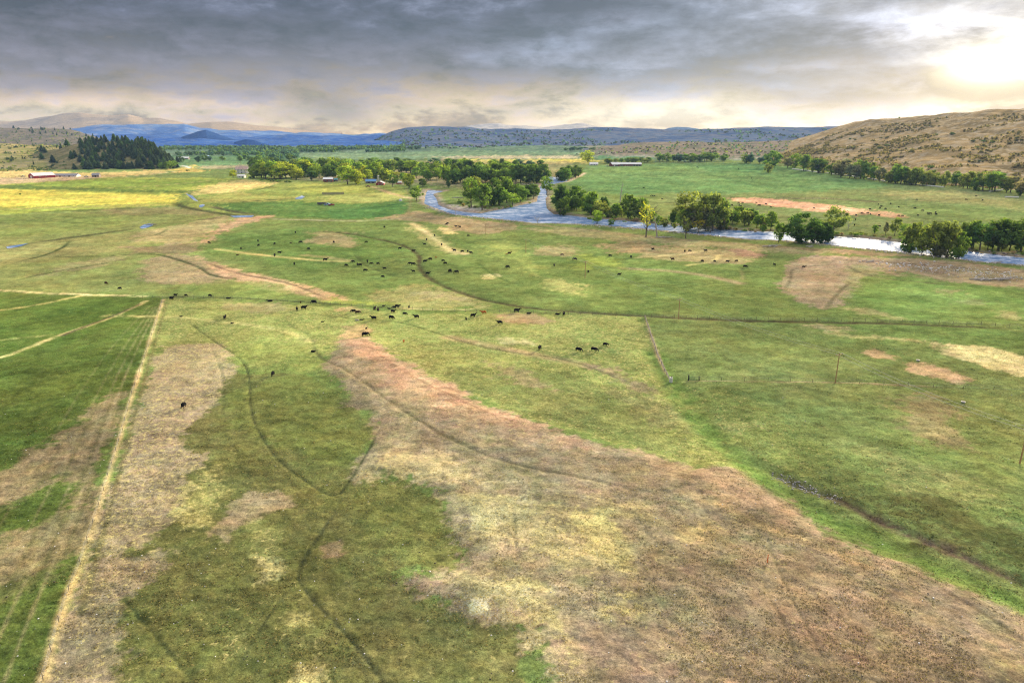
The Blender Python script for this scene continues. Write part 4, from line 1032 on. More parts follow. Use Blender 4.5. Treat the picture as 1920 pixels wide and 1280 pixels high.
# riverside undergrowth
for ln_, n, lb, gp in [([(1100,409),(1200,414),(1340,426),(1440,432)], 30, 'low brown willow bush on the far river bank', 'willow bushes on the far bank'), ([(1560,438),(1640,443),(1740,456),(1830,470),(1920,480)], 26, 'low willow bush on the far bank towards the right', 'willow bushes on the right far bank'), ([(860,376),(880,390),(930,391),(1000,378)], 14, 'low bush fringing the river island', 'bushes round the river island')]:
    belt(ln_, n, (4,9), (1.0,1.8), ['rust','olive','mid','twig'], lb, gp, 'bush', 2, 'bush', 'bush')

# conifers on the wooded hill and the ridge behind ----------------------------------------------
def on_hill(Vg, r, c): return Vg[int(r), int(c)]
cnt = 0
while cnt < 290:
    r = R.randint(3, 66); c = R.randint(10, 155); p = on_hill(WH, r, c)
    px = 960+FPX*p[0]/(p[1]*math.cos(PITCH)-(p[2]-CAM_H)*math.sin(PITCH))
    dens = 1.0 if px > 150 else .10
    if px < 60 or R.random() > dens or (235 < px < 262 and r < 22 and R.random() < .85): continue
    plant('conifer', 'conifer_tree', p[0]+R.uniform(-3, 3), p[1]+R.uniform(-3, 3), p[2]-.3, R.uniform(11, 16), R.uniform(24, 34), R.choice(['pine','pine','pine','dark']),
          'dark conifer in the dense wood covering the left hill', 'conifers on the wooded hill'); cnt += 1
belt([(304,318),(318,318),(330,316)], 6, (12,16), (.7,.9), ['mid','fresh'], 'yellow green broadleaf at the right foot of the wooded hill', 'broadleaf trees at the wooded hill foot', name='broadleaf_tree', jit=1)
for i in range(60):
    r = R.randint(4, 58); c = R.randint(60, 195); p = on_hill(SH, r, c)
    plant('conifer' if R.random() < .45 else 'bush', 'juniper', p[0], p[1], p[2]-.3, R.uniform(4, 9), R.uniform(7, 11), R.choice(['pine','dark']), 'dark juniper scattered over the pale slope at the far left', 'junipers on the pale left slope', 'tree')
for i in range(70):
    r = R.randint(38, 62); c = R.randint(60, 225); p = on_hill(DH, r, c)
    if c > 120 and R.random() < .2 or c < 110 and r < 52: continue
    plant('conifer', 'conifer_tree', p[0], p[1], p[2]-.3, R.uniform(8, 14), R.uniform(16, 26), 'pine', 'tiny dark pine along the crest of the far left ridge', 'pines on the far left ridge')

# scrub that nobody could count, one mass for each hillside -----------------------------------
def scrub_mass(name, label, pts, size, cols, n=10):
    V, F, S, CC = [], [], [], []; k = 0
    for p, s in zip(pts, size):
        cen = p + np.array([0, 0, s*.22])
        v, f, sh = leaf_quads([cen], [s*.5], n, s*.24, .6)
        V.append(v); F.append(f+k); k += len(v); c = np.array(R.choice(cols)); CC.append(sh[:, None]*c[None, :])
    V, F, CC = np.concatenate(V), np.concatenate(F), np.concatenate(CC)
    me = mesh_np(name, V, F); set_color(me, 'Shade', np.concatenate([CC, np.ones((len(CC), 1))], 1)); me.materials.append(M_leaf)
    o = link_obj(name, me); o.color = (1, 1, 1, 1); tag(o, label, None, None, 'stuff'); return o
def hill_pts(Vg, n, rlo, rhi, clump=.0, seed=1, thr=.45, sc=60.):
    out = []
    while len(out) < n:
        r = R.random()*(rhi-rlo)+rlo; c = R.random()*(Vg.shape[1]-2)
        i, j = int(r), int(c); a, b = r-i, c-j
        p = Vg[i, j]*(1-a)*(1-b)+Vg[i+1, j]*a*(1-b)+Vg[i, j+1]*(1-a)*b+Vg[i+1, j+1]*a*b
        if float(fbm(np.array([p[0]/sc]), np.array([p[1]/sc*.6]), 3, seed)[0]) < thr+clump*(r-rlo)/(rhi-rlo): continue
        out.append(p)
    return out
pts = hill_pts(RH, 6500, 2, 165, .16, 5, .41, 38.)
scrub_mass('hillside_scrub', 'grey green sagebrush and juniper scrub over the right hillside', pts, [R.uniform(2.0, 6.5) for _ in pts], [(.17,.15,.085), (.14,.13,.075), (.2,.18,.11), (.12,.125,.065), (.22,.19,.12)], 9)
def ordinal2(i): return ordinal(i)
big = hill_pts(RH, 48, 4, 120, .1, 9, .45, 40.)
for ib, p in enumerate(sorted(big, key=lambda q: q[0]/q[1])):
    plant('bush', 'juniper_bush', p[0], p[1], p[2]-.2, R.uniform(4, 6.5), R.uniform(6, 11), R.choice(['dark','dark','pine']), 'larger juniper bush standing out on the right scrub hillside, '+ordinal2(ib)+' from the left', 'larger junipers on the right hillside', 'bush')
p0 = RH[180, 150]
tree_px_crest = plant('cottonwood', 'tree', *P(1686, 222.8, 1652), 4.5, 7, 'olive', 'lone tiny tree on the skyline of the right bench', None)
pts = hill_pts(FH, 700, 2, 58, 0, 15, .46, 110.)
scrub_mass('foothill_scrub', 'dark scrub dotting the grey foothills', pts, [R.uniform(4, 9) for _ in pts], [LEAF['olive'], LEAF['teal'], (.07,.07,.055)], 8)
pts = hill_pts(ME, 1300, 2, 100, 0, 25, .48, 220.)
scrub_mass('mesa_scrub', 'dark scrub and pines speckling the mesa slopes', pts, [R.uniform(6, 15) for _ in pts], [LEAF['teal'], (.05,.065,.06)], 8)
pts = hill_pts(DH, 520, 4, 58, 0, 35, .45, 120.)
scrub_mass('ridge_scrub', 'scrub speckling the far left ridge', pts, [R.uniform(4, 9) for _ in pts], [LEAF['pine'], LEAF['olive']], 8)
pts = hill_pts(SH, 1300, 3, 58, 0, 45, .46, 70.)
scrub_mass('slope_scrub', 'low dark bushes sprinkled over the pale left slope', pts, [R.uniform(3, 7.5) for _ in pts], [LEAF['pine'], LEAF['olive'], LEAF['sage']], 8)
# far wood filling the valley under the blue hills
pts = []; sz = []
while len(pts) < 1700:
    px = R.uniform(300, 760); t_ = R.random()
    b = 277.5+24*t_**1.5 if px < 560 else 277+9*t_**1.3
    if px < 330 and b > 288: continue
    x, y = G(px, b)
    if float(fbm(np.array([x/90]), np.array([y/160]), 3, 99)[0]) < .40+.22*(b-277)/24: continue
    s = R.uniform(6, 14); pts.append(np.array([x, y, s*.25])); sz.append(s)
scrub_mass('far_wood', 'blue green wood along the river under the distant hills', pts, sz, [LEAF['teal'], LEAF['teal'], LEAF['dark'], (.08,.13,.07)], 12)
# ------------------------------------------------------------------ cattle
def coat_material():
    m, t = material('cattle_coat')
    oi = t.new('ShaderNodeObjectInfo'); tcn = t.new('ShaderNodeTexCoord')
    n = t.noise(tcn.outputs['Object'], 5.0, 3)
    s = t.new('ShaderNodeVectorMath', operation='SCALE'); t.link(oi.outputs['Color'], s.inputs[0]); t.put(s.inputs['Scale'], t.math('MULTIPLY_ADD', n-.5, .6, 1.0))
    b = t.new('ShaderNodeBsdfPrincipled'); t.link(s.outputs[0], b.inputs['Base Color']); b.inputs['Roughness'].default_value = .8; b.inputs['Specular IOR Level'].default_value = .08
    finish(t, b.outputs[0]); return m
M_coat = coat_material()
def make_cow(pose):
    """one continuous body grown over a skeleton; head towards +x, hooves at z = 0"""
    V, E, Rd = [], [], []
    def chain(pts, start=None):
        prev = start
        for (p, r) in pts:
            V.append(p); Rd.append(r); i = len(V)-1
            if prev is not None: E.append((prev, i))
            prev = i
        return prev
    lie = pose == 'lie'; dz = -.62 if lie else 0
    V.append((-.15, 0, .92+dz)); Rd.append((.40, .46))
    f = chain([((.25,0,.90+dz),(.40,.46)), ((.62,0,.95+dz),(.34,.44)), ((.82,0,1.04+dz),(.27,.34))], 0); sh = 2
    if pose == 'graze':
        h = chain([((1.06,0,.82),(.18,.24)), ((1.26,.03,.50),(.12,.16)), ((1.42,.05,.28),(.12,.13)), ((1.52,.06,.08),(.07,.07))], f)
        ear = (1.36,.05,.48)
    else:
        h = chain([((1.12,0,1.30+dz),(.15,.20)), ((1.34,0,1.46+dz),(.12,.15)), ((1.54,0,1.38+dz),(.11,.12)), ((1.76,0,1.24+dz),(.07,.08))], f)
        ear = (1.36,0,1.52+dz)
    r = chain([((-.55,0,.96+dz),(.38,.42)), ((-.84,0,1.00+dz),(.28,.34))], 0)
    rump = len(V)-1
    chain([((-.98,0,1.12+dz),(.06,.06)), ((-1.04,0,.85+dz),(.03,.03)), ((-1.03,0,.50+max(dz,-.4)),(.045,.045))], rump)
    for s in (-1, 1):
        if lie:
            chain([((.66,.26*s,.26),(.14,.14)), ((.86,.34*s,.10),(.08,.08)), ((.60,.36*s,.06),(.06,.06))], sh)
            chain([((-.70,.28*s,.28),(.18,.20)), ((-.30,.42*s,.12),(.10,.10)), ((-.62,.46*s,.06),(.06,.06))], rump)
        else:
            o = .06*s
            chain([((.64,.20*s,.70),(.13,.12)), ((.62+o,.21*s,.38),(.075,.075)), ((.60+o,.21*s,.04),(.07,.07))], sh)
            chain([((-.80,.21*s,.72),(.16,.14)), ((-.90-o,.22*s,.44),(.08,.08)), ((-.82-o,.22*s,.04),(.07,.07))], rump)
    me = bpy.data.meshes.new('cow_skeleton'); me.from_pydata(V, E, [])
    o = bpy.data.objects.new('cow_skeleton', me); col.objects.link(o)
    o.modifiers.new('skin', 'SKIN'); 
    for i, sv in enumerate(me.skin_vertices[0].data): sv.radius = Rd[i]; sv.use_root = (i == 0)
    sub = o.modifiers.new('sub', 'SUBSURF'); sub.levels = 1; sub.render_levels = 1
    dg = bpy.context.evaluated_depsgraph_get(); dg.update()
    out = bpy.data.meshes.new_from_object(o.evaluated_get(dg)); out.name = 'cow_'+pose
    bpy.data.objects.remove(o); bpy.data.meshes.remove(me)
    bm = bmesh.new(); bm.from_mesh(out)
    for s in (-1, 1):
        e = Vector(ear); vs = [bm.verts.new(e+Vector(q)) for q in ((0,.08*s,.02),(-.03,.27*s,.06),(.05,.26*s,-.02),(.04,.09*s,-.03))]; bm.faces.new(vs)
    for fc in bm.faces: fc.smooth = True
    bm.to_mesh(out); bm.free(); out.materials.clear(); out.materials.append(M_coat)
    return out
COW = {k: make_cow(k) for k in ('graze', 'stand', 'lie')}
COAT = {'k': (.007,.007,.008), 'b': (.055,.018,.008), 'o': (.42,.13,.03), 'w': (.45,.40,.35), 'd': (.022,.010,.008)}
COATN = {'k': 'black', 'b': 'red brown', 'o': 'orange brown', 'w': 'white', 'd': 'dark brown'}
def cow(px, py, coat='k', pose='graze', face='r', size=1.0, label=None, group=None, py_min=None):
    x, y = G(px, py); z = gz(x, y)
    yaw = {'r': 0, 'l': math.pi, 'a': math.pi/2, 't': -math.pi/2}[face]+R.uniform(-.45, .45)
    o = link_obj('calf' if size < .8 else 'cow', COW[pose]); o.location = (x, y, z-.02); o.rotation_euler = (0, 0, yaw); o.scale = (.93*size,)*3
    c = COAT[coat]; o.color = (*c, 1); tag(o, label, 'calf' if size < .8 else 'cow', group); return o
# cows near enough to tell apart
for a in [
 (322,562,'k','stand','r',1.05,'black cow standing in the fence corner at the top of the straw strip'),
 (345,766,'k','graze','a',1.0,'lone black cow nearest the camera on the dry strip at the left'),
 (512,705,'k','graze','t',.9,'lone black cow on the near green patch right of the dry strip'),
 (422,598,'k','stand','a',1.0,'black cow alone below the fence on the left'),
 (435,607,'k','lie','r',.6,'black calf lying just below the lone cow on the left'),
 (340,593,'k','lie','l',.55,'tiny black calf lying right of the straw strip top'),
 (329,555,'k','stand','r',.8,'first small black cow behind the fence from the left corner'),
 (349,555,'k','graze','l',.7,'black calf behind the fence, second from the left corner'),
 (394,556,'k','graze','r',.85,'black cow behind the fence, third from the left corner'),
 (428,560,'k','lie','r',.9,'black cow lying against the fence left of the herd'),
 (507,565,'k','lie','l',1.0,'long black cow lying at the fence left of the main herd'),
 (564,568,'b','stand','a',.55,'reddish calf at the fence beside a big black cow'),
 (589,569,'k','graze','l',1.15,'big black cow at the fence in front of the sandy strip end'),
 (557,582,'k','stand','a',.95,'black cow facing away left of a broad black one'),
 (570,580,'k','stand','r',1.1,'broad black cow below the fence left of the main herd'),
 (605,605,'k','lie','r',.6,'black calf lying alone left of the brown mud patch'),
 (663,587,'k','graze','l',.95,'black half of the close pair left in the main herd'),
 (671,589,'d','graze','r',.9,'dark brown cow with pale side in the close pair'),
 (670,602,'w','lie','l',.7,'white calf lying at the dark trail in the main herd'),
 (678,601,'d','lie','r',.75,'dark calf lying beside the white calf'),
 (687,618,'k','stand','a',.55,'black calf standing above the big grazing cow'),
 (685,632,'k','graze','r',1.15,'big black cow grazing at the top of the red dirt slope'),
 (757,643,'o','stand','t',.65,'orange calf alone right of the red dirt slope'),
 (587,661,'k','lie','r',.75,'black calf lying on the dark trail at the left'),
 (703,582,'d','stand','a',.95,'dark brown cow, left of two standing rump to rump'),
 (709,585,'d','stand','t',.95,'dark brown cow, right of two standing rump to rump'),
 (719,575,'k','lie','r',.6,'little black calf lying at the fence behind the herd'),
 (701,600,'k','stand','l',1.05,'black cow with raised head in the middle of the herd'),
 (734,599,'k','graze','r',1.05,'black cow with pale belly grazing right in the herd'),
 (737,587,'k','stand','r',.95,'black cow in front of the two at the fence'),
 (745,578,'k','stand','r',1.05,'larger of the black cows together at the fence behind the herd'),
 (739,579,'k','graze','l',.8,'smaller of the black cows together at the fence behind the herd'),
 (730,580,'k','lie','l',.65,'black calf at the left of the cows at the fence'),
 (759,591,'k','graze','r',.85,'black cow between the herd and its right hand end'),
 (767,578,'k','stand','a',.7,'black calf at the fence right of the herd'),
 (781,597,'k','stand','l',1.0,'last black cow at the right end of the main herd'),
 (874,600,'k','stand','a',.6,'black calf left of the black and brown cows below the fence'),
 (887,595,'k','stand','r',1.05,'black cow left of the red brown one below the ditch'),
 (907,589,'o','stand','l',1.0,'red brown cow standing below the fence near the ditch'),
 (937,608,'k','stand','l',1.0,'black cow below the brown patch by the ditch'),
 (969,585,'k','stand','r',1.15,'big black cow standing against the curve of the ditch'),
 (991,588,'k','lie','r',.8,'black cow lying at the head of the dirt trail'),
 (1045,589,'k','lie','r',.85,'black cow lying at the ditch beside a standing one'),
 (1057,591,'k','stand','t',1.0,'black cow standing at the ditch beside the lying one'),
 (1012,654,'k','stand','t',1.0,'black cow facing the camera, left of four in the pasture middle'),
 (1085,657,'k','graze','r',1.05,'black cow grazing, left of the side by side pair in mid pasture'),
 (1114,657,'k','graze','r',1.05,'black cow grazing, right of the side by side pair in mid pasture'),
 (1135,647,'k','graze','r',.85,'smaller black cow just behind the grazing pair'),
 (199,532,'b','graze','r',.85,'reddish cow alone above the left hay line'),
 (225,542,'k','graze','l',.85,'black cow alone above the left hay line'),
 (610,488,'k','stand','r',1.15,'big black cow on the pale grass line in the meadow'),
 (1261,487,'b','stand','l',1.05,'red brown cow on the dry oval below the river trees'),
 (1054,479,'b','graze','l',.85,'red brown cow on the green meadow under the river fork'),
 (955,477,'b','stand','r',1.05,'brown cow at the end of a faint track in the meadow'),
 (950,477,'o','lie','l',.5,'small orange calf touching the brown cow in the meadow'),
 (817,483,'o','stand','r',.5,'tiny orange calf above the dark ditch bend'),
 (1103,511,'k','graze','a',.9,'black cow right beside the far utility pole'),
 (1161,516,'k','stand','r',.85,'black cow alone right of the far utility pole'),
 (1452,497,'k','stand','a',.85,'black cow left of the dry oval at the right'),
 (1507,501,'k','stand','r',.85,'black cow on the edge of the dry oval at the right'),
]: cow(a[0], a[1], a[2], a[3], a[4], a[5], a[6], 'cattle grazing on the near pasture')
ZONES = [
 ('black cow grazing on the meadow left of the pale grass line', 'cattle on the left meadow', [(392,456),(452,467),(484,453),(485,461),(515,458),(564,455),(579,468),(524,475),(515,480),(554,437),(552,496),(626,455),(687,455),(721,428)]),
 ('black cow in the loose group left of the winding ditch', 'cattle left of the winding ditch', [(662,491),(649,498),(670,496),(675,498),(689,491),(696,495),(709,495),(685,508),(718,520),(721,504),(750,467),(775,470),(769,495),(775,496),(775,510),(797,491),(802,514)]),
 ('black cow in the loose group right of the winding ditch', 'cattle right of the winding ditch', [(815,443),(800,451),(796,459),(828,460),(839,420),(837,422),(855,426),(862,427),(878,443),(852,471),(867,473),(877,473),(883,476),(831,490),(835,495),(842,510),(845,510),(856,512),(807,487)]),
 ('black cow between the ditch bend and the dry oval', 'cattle on the right meadow', [(952,503),(1039,499),(1078,488),(1144,480),(1183,482),(1224,468),(1293,471),(1284,472),(1323,471),(1317,490),(1340,490),(1364,491),(1381,490),(1397,501)]),
 ('distant black cow beyond the river by the sandy patch', 'cattle beyond the river by the sandy patch', [(1526,392),(1445,389),(1362,386),(1372,386),(1386,385),(1389,387),(1385,381),(1392,381),(1418,381),(1422,386),(1425,386),(1436,384),(1631,394),(1615,401),(1618,402),(1627,401),(1632,403),(1648,405),(1605,405),(1604,413),(1602,423),(1584,419),(1577,420),(1570,426),(1566,427),(1649,425)]),
 ('distant black cow beyond the river right of the sandy patch', 'cattle beyond the river on the right', [(1647,384),(1652,387),(1650,391),(1660,393),(1670,383),(1685,389),(1715,391),(1719,375),(1730,396),(1685,406),(1692,406),(1721,405),(1740,402),(1744,402),(1755,403),(1754,400),(1830,368),(1834,359),(1842,377)]),
 ('distant black cow beyond the river left of the sandy patch', 'cattle beyond the river on the left', [(1207,353),(1220,368),(1223,368),(1227,368),(1241,374),(1309,315),(1307,314),(1385,318),(1409,335)]),
]
for lb, gp, pts in ZONES:
    for i, q in enumerate(sorted(pts)): cow(q[0], q[1], 'k', R.choice(['graze','graze','stand']), R.choice('rrllat'), R.uniform(.85, 1.1), lb+', '+ordinal(i)+' from the left', gp)
cow(1811,376,'b','graze','r',1.1,'distant red brown cow beyond the river near the hill foot',None)
for q in ((445,478),(545,455)): cow(q[0], q[1], 'b', 'lie', 'r', .75, ('left' if q[0] < 500 else 'right')+' of two small brown calves on the left meadow', 'brown calves on the left meadow')

# ------------------------------------------------------------------ buildings
M_red = plain('red_boards', (.36,.022,.03), .7); M_dred = plain('dark_red_boards', (.20,.03,.03), .7); M_white = plain('white_paint', (.78,.77,.75), .6, 0, .08)
M_tin = plain('pale_tin_roof', (.80,.77,.75), .35, .1, .08); M_grey = plain('weathered_roof', (.30,.29,.31), .8); M_dark = plain('dark_opening', (.03,.028,.03), .8)
M_glass = plain('window_glass', (.05,.07,.09), .1); M_blue = plain('blue_roof', (.10,.28,.55), .5); M_pink = plain('faded_shingles', (.50,.33,.30), .8)
M_wood = plain('grey_boards', (.26,.22,.19), .9); M_brown = plain('brown_boards', (.30,.16,.09), .85); M_skyb = plain('pale_blue_boards', (.22,.34,.60), .6)
M_rub = plain('black_rubber', (.02,.02,.02), .8); M_teal = plain('teal_roof', (.08,.28,.27), .6); M_conc = plain('white_concrete', (.75,.72,.68), .7, 0, .12)
M_metal = plain('galvanised_metal', (.42,.44,.45), .7, 0, .1); M_pole = plain('pole_timber', (.44,.28,.13), .85); M_post = plain('post_timber', (.20,.17,.12), .9)
M_orange = plain('orange_plastic', (.95,.22,.03), .5, 0, .1); M_green = plain('green_gate_paint', (.04,.20,.09), .5); M_stone = plain('pale_stone', (.62,.60,.56), .9, 0, .3)
def gable(name, label, cat, px, py, L, D, wh, rh, yaw, wall, roof, doors=(), windows=(), over=.5, group=None):
    """ridge along local x; the long front wall faces -y, a gable faces -x and +x.
    doors / windows: (side, offset along the side, width, height, sill, material)"""
    x, y = G(px, py); o = empty(name, (x, y, gz(x, y)-.15), yaw); tag(o, label, cat, group)
    bm = bmesh.new()
    prof = [(-D/2, 0), (D/2, 0), (D/2, wh), (0, wh+rh), (-D/2, wh)]
    a = [bm.verts.new((-L/2, q, z)) for q, z in prof]; b = [bm.verts.new((L/2, q, z)) for q, z in prof]
    bm.faces.new(a[::-1]); bm.faces.new(b)
    for i in range(5): bm.faces.new((a[i], a[(i+1) % 5], b[(i+1) % 5], b[i]))
    bmesh.ops.recalc_face_normals(bm, faces=bm.faces); bm_obj('wall', bm, wall, o)
    bm = bmesh.new(); sl = math.hypot(D/2, rh); e = over/ (D/2)
    for s in (-1, 1):
        lo = (s*(D/2+over), wh-rh*e); hi = (0, wh+rh)
        n = Vector((0, s*rh, D/2)).normalized()*.18; up = Vector((0, 0, .02))
        q = [Vector((xx, yy, zz))+up for xx, (yy, zz) in ((-L/2-over, lo), (L/2+over, lo), (L/2+over, hi), (-L/2-over, hi))]
        lo4 = [bm.verts.new(v) for v in q]; hi4 = [bm.verts.new(v+n) for v in q]
        bm.faces.new(lo4); bm.faces.new(hi4[::-1])
        for i in range(4): bm.faces.new((lo4[i], hi4[i], hi4[(i+1) % 4], lo4[(i+1) % 4]))
    bmesh.ops.recalc_face_normals(bm, faces=bm.faces); bm_obj('roof', bm, roof, o)
    def panel(nm, side, off, w, h, sill, mat, frame=True):
        bm = bmesh.new(); t_ = .08
        if side == 'f': add_box(bm, off, -D/2-.04, sill+h/2, w, t_, h)
        elif side == 'l': add_box(bm, -L/2-.04, off, sill+h/2, t_, w, h)
        else: add_box(bm, L/2+.04, off, sill+h/2, t_, w, h)
        p = bm_obj(nm, bm, mat, o)
        if frame:
            bm = bmesh.new()
            for dx_, dz_, fw, fh in ((-w/2-.08, h/2, .16, h), (w/2+.08, h/2, .16, h), (0, h+.08, w+.32, .16)):
                if side == 'f': add_box(bm, off+dx_, -D/2-.05, sill+dz_, fw, .10, fh)
                elif side == 'l': add_box(bm, -L/2-.05, off+dx_, sill+dz_, .10, fw, fh)
                else: add_box(bm, L/2+.05, off+dx_, sill+dz_, .10, fw, fh)
            f = bm_obj('frame', bm, M_white, p)
    for d in doors: panel('door', *d)
    for w_ in windows: panel('window', *w_)
    return o
H = math.pi/2
gable('barn', 'red barn with bright pale roof in the yard at the far left', 'barn', 79, 333.5, 26, 18, 3.4, 3.4, H-.62, M_red, M_tin, doors=[('l',0,4.2,3.2,0,M_white),('l',-5.5,2.2,2.4,0,M_dred)], windows=[('f',-6,1.4,1.0,1.5,M_glass),('f',2,1.4,1.0,1.5,M_glass)])
for i, (px, lb) in enumerate(((102,'left of the three grey roofed sheds beside the red barn'),(121,'middle of the three grey roofed sheds beside the red barn'),(138.5,'right of the three grey roofed sheds beside the red barn'))):
    gable('cattle_shed', lb, 'shed', px, 331.5, 13.5, 11, 1.8, 2.2, .05, M_white, M_grey, doors=[('f',-3,2.6,1.5,0,M_dark)], windows=[('f',3,1.2,.7,.8,M_glass)], group='grey roofed sheds by the red barn')
gable('small_shed', 'small dark shed at the right end of the far left yard', 'shed', 181, 332, 9, 7, 3.0, 2.2, .2, M_wood, M_grey, doors=[('f',0,2.4,2.4,0,M_dark)])
gable('white_shed', 'small white shed before the leafless trees', 'shed', 453, 333.5, 9.5, 6, 3.0, 1.6, .1, M_white, M_tin, doors=[('f',2,1.2,2.1,0,M_dark)], windows=[('f',-2,1.2,1.0,1.0,M_glass)])
gable('farmhouse', 'two storey white farmhouse with faded pink roof behind leafless trees', 'house', 455, 325, 17, 11, 6.5, 4.0, .15, M_white, M_pink, doors=[('f',0,1.4,2.4,0,M_dark)], windows=[('f',-5,1.3,1.6,1.0,M_glass),('f',5,1.3,1.6,1.0,M_glass),('f',-5,1.3,1.6,4.0,M_glass),('f',0,1.3,1.6,4.0,M_glass),('f',5,1.3,1.6,4.0,M_glass)])
gable('red_house', 'dark red house with pale roof among the farm trees', 'house', 616, 341, 11.5, 8, 3.8, 2.0, .1, M_dred, M_tin, doors=[('f',1,1.3,2.2,0,M_dark)], windows=[('f',-3,1.4,1.2,1.0,M_glass),('f',4,1.4,1.2,1.0,M_glass)])
gable('teal_shed', 'teal roofed lean shed touching the dark red house', 'shed', 628, 340, 7, 6, 2.6, 1.4, .1, M_wood, M_teal, doors=[('f',0,2,1.9,0,M_dark)])
gable('blue_shed', 'blue roofed open shed left of the red gabled barn', 'shed', 696, 343.5, 12.5, 8, 2.6, 2.2, .08, M_wood, M_blue, doors=[('f',-2.5,3.2,2.1,0,M_dark),('f',2.5,3.2,2.1,0,M_dark)])
gable('white_barn', 'tall white building behind the red gabled barn', 'building', 717, 339, 11, 8, 5.4, 2.2, .45, M_white, M_tin, windows=[('f',-2,1.3,1.3,2.4,M_glass),('f',2,1.3,1.3,2.4,M_glass)])
gable('gabled_barn', 'small red barn with white roof edge, gable facing the camera', 'barn', 713.5, 347, 9, 9.2, 2.5, 2.0, H, M_red, M_tin, doors=[('l',0,3.0,2.2,0,M_dred)], windows=[('l',-3.0,.9,.8,1.0,M_glass)])
gable('trailer_home', 'little red trailer with white roof right of the barns', 'trailer', 748, 345, 6, 3, 2.0, .8, .05, M_red, M_white, windows=[('f',-1,1.0,.7,.9,M_glass)])
gable('long_barn', 'very long red barn with pale roof beyond the green field', 'barn', 1180, 311, 42, 11, 3.2, 2.6, -.03, M_dred, M_tin, doors=[('f',-14,3,2.4,0,M_dark),('f',-6,3,2.4,0,M_dred),('f',8,4,2.5,0,M_dark),('f',13,4,2.5,0,M_dark),('f',18,3,2.5,0,M_dark)])
gable('end_barn', 'higher red end barn at the left of the very long barn', 'barn', 1152, 311.6, 15, 12, 3.4, 3.4, .35, M_dred, M_tin, doors=[('f',-3,2.4,2.4,0,M_white),('f',2,2.6,2.4,0,M_dark)])
gable('white_house', 'low white house beside the bright yellow tree', 'house', 1113, 310, 15, 9, 2.8, 2.4, .05, M_white, M_tin, doors=[('f',1,1.2,2.1,0,M_dark)], windows=[('f',-4,1.5,1.1,1.0,M_glass),('f',5,1.5,1.1,1.0,M_glass)])
gable('blue_house', 'steep pale blue gabled house on the far meadow', 'house', 391, 300, 9, 11, 3.0, 6.0, H+.1, M_skyb, M_skyb, doors=[('l',0,1.8,2.4,0,M_white)], windows=[('l',0,1.6,1.4,4.4,M_glass)])
gable('far_barn', 'white roofed low barn far off among blue green trees', 'barn', 347, 299, 18, 9, 3.0, 2.8, .0, M_wood, M_tin, doors=[('f',-4,4,2.4,0,M_dark),('f',4,4,2.4,0,M_dark)])
gable('far_shed', 'small white roofed shed left of the far low barn', 'shed', 336, 299, 6, 6, 2.6, 2.2, .1, M_pink, M_tin, doors=[('f',0,1.6,2.0,0,M_dark)])
gable('farthest_house', 'tiny white house in the copse below the distant ridge', 'house', 1098, 283, 16, 9, 4, 3, .0, M_white, M_grey, windows=[('f',-4,1.5,1.4,1.2,M_glass),('f',4,1.5,1.4,1.2,M_glass)])

# ------------------------------------------------------------------ vehicles and yard things
def wheels(o, xs, w, r):
    for xx in xs:
        for s in (-1, 1):
            bm = bmesh.new(); bmesh.ops.create_cone(bm, cap_ends=True, segments=14, radius1=r, radius2=r, depth=.25, matrix=Matrix.Translation((xx, s*w, r)) @ Matrix.Rotation(H, 4, 'X'))
            t_ = bm_obj('wheel', bm, M_rub, o)
            bm = bmesh.new(); bmesh.ops.create_cone(bm, cap_ends=True, segments=10, radius1=r*.5, radius2=r*.5, depth=.28, matrix=Matrix.Translation((xx, s*w, r)) @ Matrix.Rotation(H, 4, 'X')); bm_obj('rim', bm, M_metal, t_)
def pickup(px, py, yaw, paint_m, label, s=1.0):
    x, y = G(px, py); o = empty('pickup_truck', (x, y, gz(x, y)), yaw, s); tag(o, label, 'truck')
    bm = bmesh.new(); add_box(bm, 0, 0, .85, 5.4, 1.9, .65); add_box(bm, 2.1, 0, 1.25, 1.2, 1.8, .16)
    bmesh.ops.bevel(bm, geom=bm.edges[:], offset=.08, segments=2, affect='EDGES'); bm_obj('body', bm, paint_m, o)
    bm = bmesh.new(); v = [(-.7,-.85,1.18),(1.4,-.85,1.18),(1.4,.85,1.18),(-.7,.85,1.18),(-.5,-.72,1.85),(.75,-.72,1.85),(.75,.72,1.85),(-.5,.72,1.85)]
    vs = [bm.verts.new(q) for q in v]
    for f_ in ((0,1,5,4),(1,2,6,5),(2,3,7,6),(3,0,4,7),(4,5,6,7)): bm.faces.new([vs[i] for i in f_])
    cb_ = bm_obj('cab', bm, paint_m, o)
    for s_ in (-1, 1):
        bm = bmesh.new(); vs = [bm.verts.new(q) for q in ((-.45,s_*.85,1.3),(1.1,s_*.85,1.3),(.65,s_*.755,1.78),(-.38,s_*.755,1.78))]; bm.faces.new(vs); bm_obj('window', bm, M_glass, cb_)
    bm = bmesh.new(); add_box(bm, -1.7, 0, 1.22, 1.9, 1.6, .06); bm_obj('bed', bm, M_dark, o)
    wheels(o, (1.7, -1.7), .86, .38); return o
